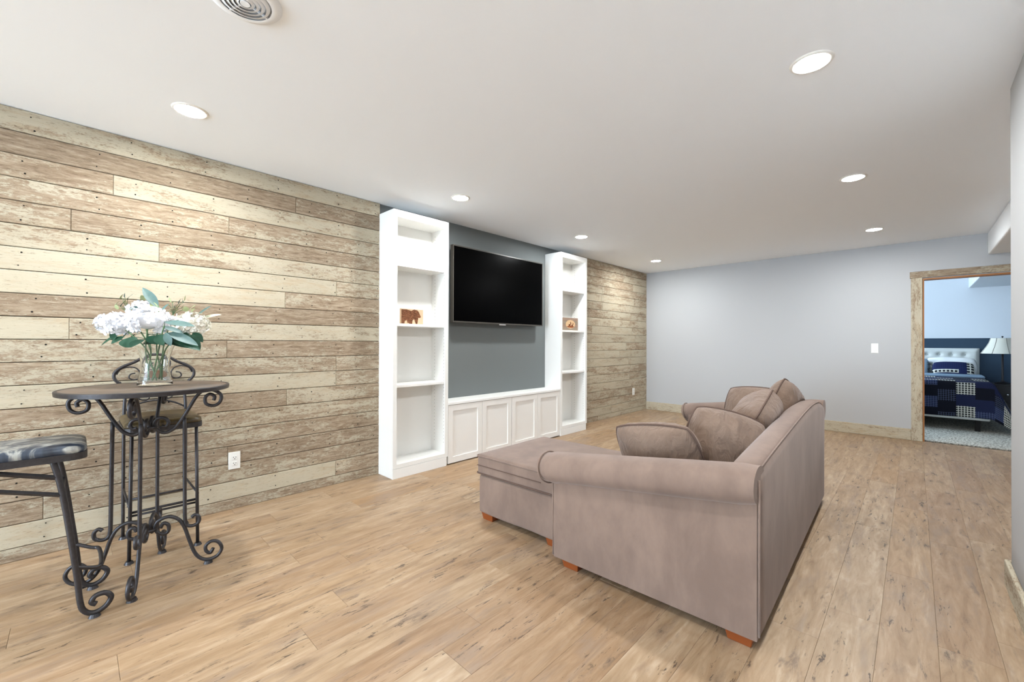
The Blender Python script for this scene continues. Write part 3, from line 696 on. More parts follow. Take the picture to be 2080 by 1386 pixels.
# ------------------------------------------------------------------ bar stools
def seat_shape(bm, x0, x1, y0, y1, z0, z1, r, dome=0):
    pts = rr_path(x0, x1, y0, y1, 0, r, 6); prism(bm, [(p[0], p[1]) for p in pts], 2, z0, z1)
def cushion_seat(x0, x1, y0, y1, z0, T, r):
    bm = bmesh.new(); lay = []
    cx, cy = (x0 + x1) / 2, (y0 + y1) / 2
    for s, z in ((1.0, 0), (1.015, .35), (1.0, .62), (.93, .84), (.80, .95), (.45, 1.0)):
        lay.append([bm.verts.new((cx + (p[0] - cx) * s, cy + (p[1] - cy) * s, z0 + T * z)) for p in rr_path(x0, x1, y0, y1, 0, r, 6)])
    for A, B in zip(lay, lay[1:]):
        for k in range(len(A)): bm.faces.new((A[k], A[(k + 1) % len(A)], B[(k + 1) % len(A)], B[k]))
    bm.faces.new(lay[0][::-1]); bm.faces.new(lay[-1]); return bm
def stool(label, loc, rotz, seatmat, scroll_front):
    """local: front of the stool is -y, seat centred on the origin"""
    S = thing('bar_stool', label, 'stool', loc, rotz); hw, yf, yr = .148, -.205, .205; zs = .700
    bm = bmesh.new(); seat_shape(bm, -.172, .172, -.217, .215, zs - .012, zs + .016, .05); mobj('seat_frame', bm, 'iron', S)
    mobj('seat_cushion', cushion_seat(-.168, .168, -.213, .211, zs + .010, .046, .055), seatmat, S, 'all')
    for s in (-1, 1):
        if scroll_front:
            P = [(s * hw, -.115, zs), (s * hw, -.145, .55), (s * hw, -.185, .22), (s * hw, -.198, .08), (s * hw, -.212, .035), (s * hw, -.240, .017), (s * hw, -.275, .030), (s * hw, -.293, .062), (s * hw, -.275, .088), (s * hw, -.245, .088), (s * hw, -.232, .066), (s * hw, -.246, .052)]
            l_ = tubeobj('leg', P, .0105, 'iron', S, 10, sm=4); px, py = s * hw, -.242
        else:
            l_ = tubeobj('leg', [(s * (hw - .008), yf + .01, zs), (s * hw, yf, .012)], .0085, 'iron', S, 8); px, py = s * hw, yf
        bm = bmesh.new(); bmesh.ops.create_cone(bm, cap_ends=True, segments=14, radius1=.021, radius2=.015, depth=.014, matrix=Matrix.Translation((px, py, .007))); mobj('foot_pad', bm, 'iron', l_)
        l_ = tubeobj('leg', [(s * hw, yr, .012), (s * hw, yr - .004, zs), (s * (hw - .004), yr + .004, .86), (s * (hw + .022), yr + .010, .940)], .0085, 'iron', S, 8, sm=4)
        bm = bmesh.new(); bmesh.ops.create_cone(bm, cap_ends=True, segments=14, radius1=.021, radius2=.015, depth=.014, matrix=Matrix.Translation((s * hw, yr, .007))); mobj('foot_pad', bm, 'iron', l_)
    # rungs
    if scroll_front:
        mobj('stretcher', bx(-hw, hw, -.150, -.142, .535, .556), 'iron', S)
        for s in (-1, 1):
            tubeobj('stretcher', [(s * hw, -.148, .545), (s * hw, yr - .002, .660)], .009, 'iron', S, 4); tubeobj('stretcher', [(s * hw, -.130, .622), (s * hw, .09, .692)], .009, 'iron', S, 4)
        tubeobj('footrest', [(-hw, -.178, .235), (-hw + .02, -.235, .205), (-hw + .05, -.262, .2), (hw - .05, -.262, .2), (hw - .02, -.235, .205), (hw, -.178, .235)], .008, 'iron', S, 8, sm=3)
    else:
        tubeobj('stretcher', [(-hw, yf + .012, .264), (hw, yf + .012, .264)], .007, 'iron', S, 8); tubeobj('stretcher', [(-hw, yf + .012, .246), (hw, yf + .012, .246)], .006, 'iron', S, 8)
        tubeobj('stretcher', [(-hw, yr, .225), (hw, yr, .225)], .007, 'iron', S, 8)
        for s in (-1, 1): tubeobj('stretcher', [(s * hw, yf, .30), (s * hw, yr, .30)], .006, 'iron', S, 8)
    # scrolled backrest
    y = yr + .008
    half = [(.168, .930), (.190, .962), (.188, .998), (.155, 1.030), (.100, 1.058), (.062, 1.086), (.026, 1.101)]
    B = tubeobj('backrest', [(-x, y, z) for x, z in half] + [(x, y, z) for x, z in half[::-1]], .0085, 'iron', S, 8, sm=4)
    for s in (-1, 1):
        tubeobj('scroll', [(s * x, y, z) for x, z in [(.097, .990), (.119, .984), (.125, .963), (.105, .95), (.079, .958), (.073, .986), (.093, 1.02), (.129, 1.028), (.165, 1.014), (.180, .985)]], .0042, 'iron', B, 6, sm=4)
        tubeobj('scroll', [(s * x, y, z) for x, z in [(.012, 1.012), (.024, 1.020), (.032, 1.037), (.015, 1.052)]], .0042, 'iron', B, 6, sm=4)
        tubeobj('scroll', [(s * x, y, z) for x, z in [(.032, 1.095), (.062, 1.070), (.069, 1.045), (.057, 1.011), (.020, .995)]], .0042, 'iron', B, 6, sm=4)
        tubeobj('scroll', [(s * x, y, z) for x, z in [(.060, .865), (.082, .854), (.077, .831), (.051, .820), (.032, .832), (.036, .850)]], .0042, 'iron', B, 6, sm=4)
    tubeobj('lower_arch', [(-.144, y - .003, .765), (-.115, y, .784), (-.077, y, .803), (-.025, y, .815), (.037, y, .813), (.084, y, .798), (.121, y, .778), (.144, y - .003, .762)], .0055, 'iron', B, 6, sm=3)
    bm = bmesh.new(); prism(bm, [(.085 * math.cos(a * R(15)), .93 + .060 * math.sin(a * R(15))) for a in range(24)], 1, y - .003, y + .003); mobj('medallion', bm, 'rust', B)
    return S
stool('wrought iron bar stool with mottled olive seat between table and plank wall', (.352, 3.220, 0), R(0), 'seatolive', False)
stool('wrought iron bar stool with marbled blue vinyl seat and scrolled feet', (-.178, 2.692, 0), R(90), 'seatblue', True)

# ------------------------------------------------------------------ vase and flowers
VX, VY, VZ = .290, 2.862, TZ - .0005
V = thing('glass_vase', 'clear flared glass vase on the bistro table', 'vase', (VX, VY, VZ))
outp = [(.060, 0), (.073, .004), (.073, .016), (.066, .045), (.0585, .085), (.0575, .115), (.062, .150), (.071, .185), (.079, .207)]
inp = [(.0765, .207), (.0685, .185), (.0595, .150), (.055, .115), (.056, .085), (.0625, .045), (.064, .024), (.0, .020)]
bm = bmesh.new(); lathe(bm, [(.0005, 0)] + outp + inp[:-1] + [(.0005, .020)], 40, closed=False); mobj('vase_body', bm, 'glass', V, 50)
def ppos(u, v, dd): 
    base = Vector((VX, VY, 0)); dep = base.dot(Vector((_F.x, _F.y, 0))) + dd
    d = _F + _R2 * ((u - 1040) / FPX) - _U2 * ((v - 693) / FPX); return Vector((0, 0, CAMH)) + d * (dep / d.dot(_F))
def leaf_bm(Lg, Wd, curl=.25, fold=.25, tipw=0.9, heart=False):
    bm = bmesh.new(); n = 8; rows_ = []
    for i in range(n + 1):
        t_ = i / n; wv = Wd / 2 * (math.sin(math.pi * min(1, t_ ** tipw)) ** .8 if 0 < t_ < 1 else .0) + .0006
        if heart: wv = Wd / 2 * max(0.02, (1 - t_) ** .6 * min(1, t_ * 6 + .35))
        z = -curl * Lg * t_ * t_
        rows_.append([bm.verts.new((s * wv, Lg * t_, z + abs(s) * wv * fold)) for s in (-1, -.5, 0, .5, 1)])
    for A, B in zip(rows_, rows_[1:]):
        for k in range(4): bm.faces.new((A[k], A[k + 1], B[k + 1], B[k]))
    return bm
def orient(o, base, direction, up=(0, 0, 1)):
    Y = Vector(direction).normalized(); Z = Vector(up); Z = Z - Y * Z.dot(Y)
    if Z.length < 1e-4: Z = Vector((1, 0, 0))
    Z.normalize(); X = Y.cross(Z); M_ = Matrix((X, Y, Z)).transposed().to_4x4(); M_.translation = base; return M_
def add_leaf(parent, base, tip, wd, mat, curl=.12, fold=.2, up=None, heart=False):
    base = Vector(base); tip = Vector(tip); d = tip - base
    LEAVES.append((parent, base, tip, wd, mat, curl, fold, up or (-_F.x * .6, -_F.y * .6, .8)))
LEAVES = []; STEMS = {}
def place_leaves():
    """set every leaf with its stalk; a leaf that would pass through a neighbour is shifted deeper or nearer in the bunch"""
    bpy.context.view_layer.update()
    solid = [(V, bvh(o)) for o in V.children] + [(t_, bvh(o)) for t_ in STEMS for o in t_.children if o.type == 'MESH']
    rim = VZ + .207; fwd = Vector((_F.x, _F.y, 0)).normalized()
    side = Vector((_R.x, _R.y, 0))
    for parent, base, tip, wd, mat, curl, fold, up in LEAVES:
        best = None
        for k in range(66):
            j, e = divmod(k, 11); sh = fwd * (.014 * ((e + 1) // 2) * (1 if e % 2 else -1)) + side * (.008 * ((j + 1) // 2) * (1 if j % 2 else -1)) + Vector((0, 0, .003 * j))
            b_, t2 = base + sh, tip + sh; dv = t2 - b_
            bm = leaf_bm(dv.length, wd, curl, fold); bm.transform(orient(None, b_, dv, up))
            for v in bm.verts:                      # leaves lie over the glass rim, never through it
                r_ = math.hypot(v.co.x - VX, v.co.y - VY); zm = rim + .007 - max(0, r_ - .092) * 1.6
                if r_ < .16 and v.co.z < zm: v.co.z = zm
            bm.verts.ensure_lookup_table(); root = bm.verts[2].co.copy()
            near = min(STEMS[parent], key=lambda q: (q - root).length + (.5 if q.z < rim + .004 else 0))
            if (near - root).length > .004: tube(bm, [near, near.lerp(root, .5) + Vector((0, 0, .003)), root], .0013, 5)
            bv = BVHTree.FromBMesh(bm); n = sum(len(bv.overlap(x)) for o, x in solid if o is not parent)
            if best is None or n < best[0]:
                if best: best[1].free()
                best = (n, bm, bv)
            else: bm.free()
            if best[0] == 0: break
        n, bm, bv = best; solid.append((parent, bv)); bm.transform(Matrix.Translation(-parent.location)); mobj('leaf', bm, mat, parent, 'all')
STEMB = lambda k: Vector((VX + .03 * math.cos(k * 2.4), VY + .03 * math.sin(k * 2.4), VZ + .026))
STEMT = lambda a: Vector((VX + .045 * math.cos(a), VY + .045 * math.sin(a), VZ + .19))
def flower_thing(name, label, k, head, petal=None, rad=(.09, .07), leaves=(), nfl=70, cat='flower', grp='flowers and greenery in the vase'):
    base = STEMB(k); t_ = thing(name, label, cat, base, 0, grp)
    head = Vector(head); a = math.atan2(head.y - VY, head.x - VX); mid = STEMT(a)
    pts = smoothpts([base, base.lerp(mid, .5) + Vector((0, 0, .005)), mid, mid.lerp(head, .55) + Vector((0, 0, .012)), head], 4)
    tubeobj('stem', [q - base for q in pts], .0034, 'stem', t_, 6); STEMS[t_] = smoothpts(pts, 4)
    if petal:
        bm = bmesh.new(); fr = random.Random(k * 5 + 1)
        for i in range(nfl):
            ph = fr.uniform(0, 2 * math.pi); ct = fr.uniform(-.8, 1); st = math.sqrt(max(0, 1 - ct * ct))
            nrm = Vector((st * math.cos(ph), st * math.sin(ph), ct)); c = head + Vector((nrm.x * rad[0], nrm.y * rad[0], nrm.z * rad[1])) * fr.uniform(.86, 1.05)
            nrm = (nrm + Vector((fr.uniform(-.45, .45), fr.uniform(-.45, .45), fr.uniform(-.3, .5)))).normalized()
            Mx = orient(None, c - base, nrm.orthogonal(), nrm) @ Matrix.Rotation(fr.uniform(0, 6.28), 4, 'Z'); sz = fr.uniform(.017, .023)
            for q in range(4):
                a0 = q * math.pi / 2; ring = []
                for rr_, aa, zz in ((.10, -.35, 0), (.62, -.62, .12), (1.0, -.34, .20), (1.08, 0, .16), (1.0, .34, .20), (.62, .62, .12), (.10, .35, 0)):
                    ring.append(bm.verts.new(Mx @ Vector((sz * rr_ * math.cos(a0 + aa), sz * rr_ * math.sin(a0 + aa), sz * zz))))
                cv = bm.verts.new(Mx @ Vector((sz * .55 * math.cos(a0), sz * .55 * math.sin(a0), sz * -.02)))
                for e in range(6): bm.faces.new((ring[e], ring[e + 1], cv))
        o_ = mobj('bloom', bm, petal, t_, 'all'); o_['kind'] = 'stuff'
        bm = bmesh.new(); bmesh.ops.create_icosphere(bm, subdivisions=2, radius=1, matrix=Matrix.Translation(head - base) @ Matrix.Diagonal((rad[0] * .70, rad[0] * .70, rad[1] * .66, 1))); mobj('flower_core', bm, petal, t_, 'all')
    for lf in leaves:
        b_, tp, wd, mt = lf[:4]; add_leaf(t_, b_, tp, wd, mt, *(lf[4:]))
    return t_
P_ = ppos
flower_thing('hydrangea', 'big white hydrangea head at the middle of the bouquet', 1, P_(302, 652, -.03), 'petal', (.090, .068), [(P_(262, 686, -.05), P_(262, 706, -.09), .075, 'leafdark', .1, .25), (P_(290, 690, -.05), P_(264, 703, -.12), .06, 'leafdark'), (P_(330, 694, .02), P_(352, 724, .03), .045, 'leafdark'), (P_(300, 684, -.04), P_(322, 698, -.06), .05, 'leafdark'), (P_(275, 680, .02), P_(250, 700, .03), .05, 'leafdark'), (P_(310, 682, .0), P_(300, 702, .02), .05, 'leafdark'), (P_(338, 680, .03), P_(362, 700, .05), .05, 'leafdark'), (P_(318, 690, -.03), P_(280, 704, -.05), .045, 'leafdark'), (P_(312, 692, -.02), P_(292, 712, -.03), .04, 'leafdark'), (P_(322, 690, .0), P_(338, 712, -.02), .05, 'leafdark'), (P_(320, 680, -.05), P_(330, 700, -.08), .05, 'leafdark'), (P_(318, 684, .03), P_(270, 692, .05), .05, 'leafdark')], 120)
flower_thing('hydrangea', 'drooping white hydrangea head on the side of the bouquet above the blue stool', 2, P_(235, 658, -.02), 'petal', (.076, .054), [(P_(240, 680, -.02), P_(201, 700, -.05), .03, 'leafdark'), (P_(252, 684, -.02), P_(224, 697, -.06), .05, 'leafdark'), (P_(205, 672, 0), P_(193, 664, -.02), .03, 'leafdark'), (P_(262, 676, 0), P_(238, 690, .02), .05, 'leafdark'), (P_(236, 668, .0), P_(228, 690, -.05), .04, 'leafdark')], 95)
flower_thing('hydrangea', 'creamy hydrangea head on the side of the bouquet toward the bookcases', 3, P_(389, 659, .05), 'petalcream', (.072, .058), [(P_(345, 684, 0), P_(404, 706, -.03), .055, 'leafdark'), (P_(380, 680, 0), P_(407, 708, .0), .05, 'leafdark'), (P_(352, 678, .04), P_(385, 692, .06), .05, 'leafdark'), (P_(392, 676, .02), P_(412, 694, .02), .04, 'leafdark'), (P_(328, 690, .02), P_(380, 706, .02), .05, 'leafdark'), (P_(330, 684, .03), P_(372, 688, .04), .05, 'leafdark'), (P_(345, 676, .0), P_(388, 682, -.02), .045, 'leafdark')], 90)
flower_thing('hydrangea', 'small white hydrangea head at the back of the bouquet', 4, P_(285, 628, .07), 'petal', (.05, .036), [(P_(286, 624, .04), P_(252, 628, .0), .03, 'leafblue')], 34)
flower_thing('leaf_sprig', 'tall blue-green lily leaf sprig rising above the bouquet', 5, P_(322, 622, .085), None, leaves=[(P_(321, 624, .085), P_(289, 583, .085), .045, 'leafblue', .06, .25), (P_(318, 630, .08), P_(306, 612, .075), .03, 'leafpale'), (P_(326, 636, .085), P_(340, 616, .09), .025, 'leafblue')], cat='foliage')
flower_thing('leaf_sprig', 'broad blue-green leaf sprig across the front of the bouquet', 6, P_(334, 662, -.06), None, leaves=[(P_(334, 654, -.07), P_(394, 660, -.09), .042, 'leafblue', .06, .15), (P_(330, 664, -.05), P_(372, 674, -.04), .03, 'leafblue'), (P_(340, 676, -.05), P_(402, 698, -.04), .05, 'leafblue', .1, .2), (P_(336, 676, -.06), P_(346, 702, -.07), .034, 'leafblue'), (P_(345, 690, 0), P_(342, 720, .02), .03, 'leafblue')], cat='foliage')
flower_thing('leaf_sprig', 'pale pointed lily leaf sprig reaching toward the bookcases', 7, P_(396, 644, .145), None, leaves=[(P_(398, 644, .145), P_(428, 620, .14), .034, 'leafblue', .05, .2), (P_(404, 648, .145), P_(448, 637, .14), .030, 'leafcream', .06, .2), (P_(386, 640, .145), P_(394, 626, .14), .03, 'leafpale')], cat='foliage')
def sprig(k, head, label, spots, mats):
    t_ = flower_thing('eucalyptus_sprig', label, k, head, None, cat='foliage'); fr = random.Random(k)
    for (u, v) in spots:
        b_ = P_(u + fr.uniform(-3, 3), v + 5, .10); tp = P_(u + fr.uniform(-9, 9), v - 5, .085); add_leaf(t_, b_, tp, fr.uniform(.018, .028), fr.choice(mats), .1, .1)
    bm = bmesh.new(); hd = Vector(head)
    for (u, v) in spots: tube(bm, [hd - t_.location, hd.lerp(P_(u, v, .10), .6) + Vector((0, 0, .004)) - t_.location, P_(u, v + 4, .10) - t_.location], .0012, 4)
    mobj('twigs', bm, 'stem', t_); STEMS[t_] = STEMS[t_] + [P_(u, v + 4, .10) for u, v in spots]
sprig(8, P_(352, 638, .105), 'leafy eucalyptus sprig with small pale leaves behind the creamy hydrangea', [(342, 616), (350, 610), (356, 620), (364, 612), (374, 610), (376, 605), (362, 626), (348, 628), (370, 622), (380, 628), (388, 624), (340, 630)], ['leafpale', 'leafblue', 'leafpale'])
sprig(9, P_(257, 634, .105), 'airy pale green sprig behind the white hydrangeas', [(254, 600), (248, 602), (260, 602), (246, 618), (240, 624), (252, 622), (236, 616), (258, 612), (250, 610), (292, 605)], ['leafpale', 'leafpale', 'leafblue'])

place_leaves()

# ------------------------------------------------------------------ bedroom beyond the doorway
BY0, BY1 = -2.6, 2.3
MT['bwall'] = paint('pale_blue_wall_paint', lin(206, 210, 214), .8, .2, .03); MT['navy'] = paint('navy_wall_paint', lin(50, 66, 82), .7, .2, .03)
def _carpet():
    t_ = NT('cut_pile_carpet'); p_ = t_.pos(); f_ = t_.noise(p_, 55, 4, .75); t_.col(t_.mix(t_.smooth(f_, .38, .62), lin(112, 108, 100), lin(206, 201, 188))); t_.bump(f_, .9, .006); return t_.set(1.0, .05)
MT['carpet'] = _carpet()
struct('floor_bedroom', boxes((L + .095, BX, BY0, BY1, -.05, .004)), 'carpet', 'light grey cut-pile bedroom carpet')
struct('ceiling_bedroom', boxes((L + .12, BX, BY0, BY1, CH, CH + .1)), 'ceiling')
struct('wall_bedroom_head', boxes((BX, BX + .1, BY0, BY1, 1.285, CH)), 'bwall', 'pale blue upper bedroom wall')
struct('wall_bedroom_head_lower', boxes((BX - .006, BX + .1, BY0, BY1, -.05, 1.285)), 'navy', 'navy lower band of the bedroom wall')
struct('wall_bedroom_right', boxes((L + .12, BX, BY0 - .1, BY0, -.05, CH)), 'bwall')
bw = (8.2, 9.7, 1.0, 2.12)
struct('wall_bedroom_left', boxes((L + .12, bw[0], BY1, BY1 + .1, -.05, CH), (bw[1], BX, BY1, BY1 + .1, -.05, CH), (bw[0], bw[1], BY1, BY1 + .1, -.05, bw[2]), (bw[0], bw[1], BY1, BY1 + .1, bw[3], CH)), 'bwall')
struct('window_2', boxes((bw[0], bw[1], BY1 + .02, BY1 + .07, bw[2], bw[2] + .04), (bw[0], bw[1], BY1 + .02, BY1 + .07, bw[3] - .04, bw[3]), (bw[0], bw[0] + .04, BY1 + .02, BY1 + .07, bw[2] + .04, bw[3] - .04), (bw[1] - .04, bw[1], BY1 + .02, BY1 + .07, bw[2] + .04, bw[3] - .04), ((bw[0] + bw[1]) / 2 - .02, (bw[0] + bw[1]) / 2 + .02, BY1 + .02, BY1 + .07, bw[2] + .04, bw[3] - .04)), 'whitedoor')
portal('bedroom_portal', ((bw[0] + bw[1]) / 2, BY1 + .08, (bw[2] + bw[3]) / 2), (R(-90), 0, 0), bw[1] - bw[0], bw[3] - bw[2])
struct('trim_2', bx(L + .12, BX, BY0, -.665, 2.135, CH, bev=.01), 'bwall', 'boxed-in duct soffit in the bedroom')
BED = thing('bed', 'bed with tufted light grey headboard and patchwork plaid quilt', 'bed', (8.40, 0, 0)); bl = 2.05 - .09; yR, yL = -.735, .66
MT['hb'] = paint('light_grey_upholstery', lin(196, 198, 194), .8, .2, .05); MT['sheet'] = paint('steel_blue_sheet', lin(120, 138, 154), .9, .1, .03, var=.1); MT['boxspring'] = paint('off_white_ticking', lin(196, 196, 190), .9, .1, 0)
bm = bmesh.new(); ny, nz = 90, 60; y0, y1, z0, z1 = -.785, .71, .25, 1.113; g = []
tuft = [(-.694 + .151 * i + (0 if r_ % 2 else .0755), 1.003 - .130 * r_) for r_ in range(4) for i in range(10)]
for i in range(ny + 1):
    row = []
    for j in range(nz + 1):
        y = y0 + (y1 - y0) * i / ny; z = z0 + (z1 - z0) * j / nz
        e = min(y - y0, y1 - y, z1 - z); x = .012 + .05 * min(1, max(0, e) / .045) ** .5
        for ty, tz in tuft:
            d2 = (y - ty) ** 2 + (z - tz) ** 2
            if d2 < .02: x -= .034 * math.exp(-d2 / .0011)
        row.append(bm.verts.new((BX - 8.40 - .018 - x - .0, y, z)))
    g.append(row)
for i in range(ny):
    for j in range(nz): bm.faces.new((g[i][j], g[i + 1][j], g[i + 1][j + 1], g[i][j + 1]))
hb = mobj('headboard', bm, 'hb', BED, 'all'); 
mobj('headboard_core', bx(BX - 8.40 - .032, BX - 8.40 - .006, y0, y1, .02, z1, bev=.006), 'hb', hb)
bm = bmesh.new()
for ty, tz in tuft:
    if y0 + .03 < ty < y1 - .03: bmesh.ops.create_uvsphere(bm, u_segments=8, v_segments=6, radius=.011, matrix=Matrix.Translation((BX - 8.40 - .048, ty, tz)))
o = mobj('tuft_buttons', bm, 'hb', hb, 'all'); o['kind'] = 'stuff'
mobj('bed_rail', bx(0, bl + .02, yR + .01, yL - .01, .155, .215, bev=.01), 'boxspring', BED)
mobj('box_spring', bx(.01, bl, yR + .01, yL - .01, .21, .42, bev=.02), 'boxspring', BED, True)
mobj('mattress', bx(.005, bl, yR, yL, .415, .655, bev=.05, seg=4), 'boxspring', BED, True)
for q in ((.06, yR + .12), (.06, yL - .12), (bl - .1, yR + .12), (bl - .1, yL - .12)): mobj('bed_leg', bx(q[0] - .025, q[0] + .025, q[1] - .025, q[1] + .025, 0.003, .158, bev=.004), 'dark', BED)
def _quilt():
    t_ = NT('patchwork_plaid_quilt'); u_ = t_.n('ShaderNodeUVMap'); sp_ = t_.n('ShaderNodeSeparateXYZ'); t_.l(u_.outputs[0], sp_.inputs[0]); U, Vv = sp_.outputs[0], sp_.outputs[1]
    cell = t_.n('ShaderNodeCombineXYZ'); t_.l(t_.math('FLOOR', t_.math('ADD', t_.math('MULTIPLY', U, 6.4), t_.math('MULTIPLY', t_.math('FLOOR', t_.math('MULTIPLY', Vv, 5.6)), .37))), cell.inputs[0]); t_.l(t_.math('FLOOR', t_.math('MULTIPLY', Vv, 5.6)), cell.inputs[1])
    wn = t_.n('ShaderNodeTexWhiteNoise', noise_dimensions='2D'); t_.l(cell.outputs[0], wn.inputs[0]); r_ = wn.outputs[0]
    base = t_.ramp(r_, [(0, lin(20, 21, 30)), (.24, lin(30, 34, 58)), (.46, lin(18, 19, 24)), (.62, lin(36, 42, 64)), (.76, lin(46, 46, 44))], 'CONSTANT')
    def lines(s, f, w_): return t_.math('LESS_THAN', t_.math('FRACT', t_.math('MULTIPLY', s, f)), w_)
    big = t_.math('MAXIMUM', lines(U, 34, .24), lines(Vv, 34, .24)); thin = t_.math('MAXIMUM', lines(U, 40, .12), lines(Vv, 40, .12))
    c_ = t_.mix(t_.math('MULTIPLY', t_.math('GREATER_THAN', r_, .76), t_.math('MULTIPLY', big, .85)), base, lin(214, 212, 200))
    c_ = t_.mix(t_.math('MULTIPLY', t_.math('MULTIPLY', t_.math('GREATER_THAN', r_, .46), t_.math('LESS_THAN', r_, .76)), t_.math('MULTIPLY', thin, .45)), c_, lin(120, 130, 168))
    t_.col(c_); return t_.set(.9, .1)
bm = bmesh.new(); uvl = bm.loops.layers.uv.new('UVMap'); nU, nV = 60, 60; g = []; fz, sdz = .47, .52
for i in range(nU + 1):
    row = []
    a = -fz + (1.30 + fz) * i / nU                   # along the bed; negative hangs over the foot
    for j in range(nV + 1):
        b = yL + .04 - (yL - yR + .04 + sdz) * j / nV; side = max(0, yR - b); ft = max(0, -a)
        x = max(a, -.004); y = max(b, yR - .004); z = .662 + .006 * mnoise.noise(Vector((a * 5, b * 5, 0)))
        if ft: x = -.012 - .10 * ft * (.5 + .5 * min(1, side * 4)) + .02 * mnoise.noise(Vector((b * 6, ft, 1))) * min(1, ft * 4)
        if side: y = yR - .012 - (.42 * side) + .02 * mnoise.noise(Vector((a * 6, side, 4))) * min(1, side * 4)
        drop = max(ft, side) + .35 * min(ft, side); z = max(.03, z - drop * (1 - .0 * drop))
        if ft and not side: z += 0
        row.append((bm.verts.new((x, y, z)), (a * 1.0 + .6, (yL - b) * 1.0)))
    g.append(row)
for i in range(nU):
    for j in range(nV):
        q = (g[i][j], g[i + 1][j], g[i + 1][j + 1], g[i][j + 1]); f = bm.faces.new([e[0] for e in q])
        for lp, e in zip(f.loops, q): lp[uvl].uv = e[1]
quilt = mobj('quilt', bm, _quilt(), BED, 'all')
md = quilt.modifiers.new('thick', 'SOLIDIFY'); md.thickness = .012; md.offset = 1
mobj('folded_sheet', rbox(1.02, 1.44, yR - .03, yL + .02, .66, .705, .02), 'sheet', BED, True)

def _plaidp():
    t_ = NT('navy_plaid_cotton'); p_ = t_.pos((1, 1, 1), obj=True); sp_ = t_.n('ShaderNodeSeparateXYZ'); t_.l(p_, sp_.inputs[0]); U, Vv = sp_.outputs[0], sp_.outputs[1]
    def lines(s, f, w_): return t_.math('LESS_THAN', t_.math('FRACT', t_.math('MULTIPLY', s, f)), w_)
    thin = t_.math('MAXIMUM', lines(U, 40, .15), lines(Vv, 40, .15)); c_ = t_.mix(t_.math('MULTIPLY', thin, .30), lin(28, 34, 66), lin(54, 62, 96))
    band = t_.math('MULTIPLY', t_.math('LESS_THAN', Vv, -.03), t_.math('GREATER_THAN', Vv, -.085)); band = t_.math('MULTIPLY', band, t_.math('LESS_THAN', U, .06))
    endp = t_.math('GREATER_THAN', U, .15); patch = t_.math('MAXIMUM', band, endp)
    chk = t_.math('MAXIMUM', lines(U, 22, .3), lines(Vv, 22, .3))
    c_ = t_.mix(patch, c_, t_.mix(chk, lin(40, 40, 44), lin(206, 204, 192))); t_.col(c_); return t_.set(.9, .1)
MT['plaidp'] = _plaidp(); MT['pwhite'] = paint('white_pillowcase', lin(222, 222, 220), .9, .1, .02); MT['pblue'] = paint('pale_blue_pillowcase', lin(150, 172, 190), .9, .1, .02)
PG = 'pillows on the bed'
pp = cushion('navy plaid pillow with a fringed edge propped on the bed', .50, .27, .16, (9.93, -.455, .770), (0, -1, 0), (.45, 0, .90), 11, .01, 'plaidp', 'pillow', 'pillow', False, grp=PG)
bm = bmesh.new(); fr = random.Random(5)
for s_ in (-1,):
    for k in range(60):
        yy = -.125 + .25 * k / 59; tube(bm, [(s_ * .235, yy, 0), (s_ * (.262 + fr.uniform(0, .01)), yy + fr.uniform(-.01, .01), fr.uniform(-.01, .01)), (s_ * (.285 + fr.uniform(0, .015)), yy + fr.uniform(-.02, .02), fr.uniform(-.02, .02))], .0016, 4)
o = mobj('fringe', bm, 'dark', pp); o['kind'] = 'stuff'
cushion('white pillow standing behind the navy plaid pillow', .62, .36, .16, (10.16, -.44, .80), (0, -1, 0), (.40, 0, .92), 12, .01, 'pwhite', 'pillow', 'pillow', False, grp=PG)
cushion('pale blue pillow next to the navy plaid pillow', .60, .36, .17, (10.02, .10, .79), (0, -1, 0), (.45, 0, .90), 13, .01, 'pblue', 'pillow', 'pillow', False, grp=PG)
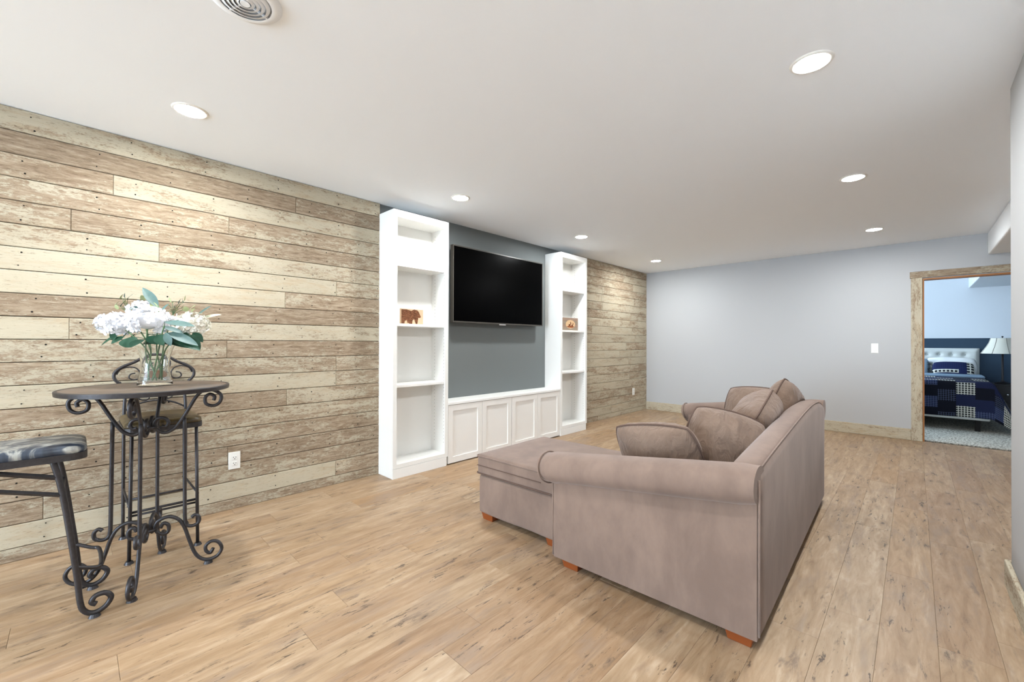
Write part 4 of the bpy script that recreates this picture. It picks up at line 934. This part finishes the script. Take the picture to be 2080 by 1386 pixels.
# nightstand and lamp
NX, NY = 10.15, -1.035
t = thing('nightstand', 'dark wood nightstand beside the bed', 'nightstand', (NX, NY, .003)); MT['ebony'] = paint('ebony_wood', lin(38, 34, 34), .4, .4, 0)
mobj('cabinet_body', boxes((-.19, .2, -.22, .22, .06, .535)), 'ebony', t); mobj('top_board', bx(-.21, .21, -.24, .24, .535, .557, bev=.004), 'ebony', t)
for q in ((.08, .27), (.29, .51)):
    dd = mobj('drawer', bx(-.205, -.19, -.205, .205, q[0], q[1], bev=.003), 'ebony', t); b2 = bmesh.new(); bmesh.ops.create_uvsphere(b2, u_segments=12, v_segments=8, radius=.014, matrix=Matrix.Translation((-.218, 0, (q[0] + q[1]) / 2))); mobj('knob', b2, 'silver', dd, 'all')
for a in (-1, 1):
    for b in (-1, 1): mobj('leg', bx(a * .165 - .02, a * .165 + .02, b * .19 - .02, b * .19 + .02, 0, .065), 'ebony', t)
t = thing('table_lamp', 'table lamp with flared cream shade and dark stem on the nightstand', 'lamp', (NX, -1.005, .5595)); MT['shade'] = paint('cream_linen_shade', lin(206, 202, 188), .9, .1, .04)
bm = bmesh.new(); lathe(bm, [(.001, 0), (.085, 0), (.088, .012), (.06, .022), (.022, .035), (.013, .06), (.013, .46), (.02, .47), (.001, .475)], 24); mobj('stem_base', bm, 'ebony', t, 40)
bm = bmesh.new(); prof = [(.235, .475), (.205, .53), (.172, .59), (.146, .65), (.128, .72)]; lathe(bm, prof + [(r_ - .003, z_) for r_, z_ in prof[::-1]], 32, closed=True); shd = mobj('lamp_shade', bm, 'shade', t, 40)
bm = bmesh.new()
for k in range(8): a = R(45 * k + 12); tube(bm, [((r_ + .001) * math.cos(a), (r_ + .001) * math.sin(a), z_) for r_, z_ in prof], .0022, 5)
mobj('shade_ribs', bm, 'ebony', shd)
bm = bmesh.new(); tube(bm, [(0, 0, .45), (0, 0, .735)], .004, 6); tube(bm, [(-.128, 0, .715), (.128, 0, .715)], .0025, 5); tube(bm, [(0, -.128, .715), (0, .128, .715)], .0025, 5); bmesh.ops.create_uvsphere(bm, u_segments=10, v_segments=8, radius=.012, matrix=Matrix.Translation((0, 0, .742))); mobj('finial', bm, 'ebony', t, 40)
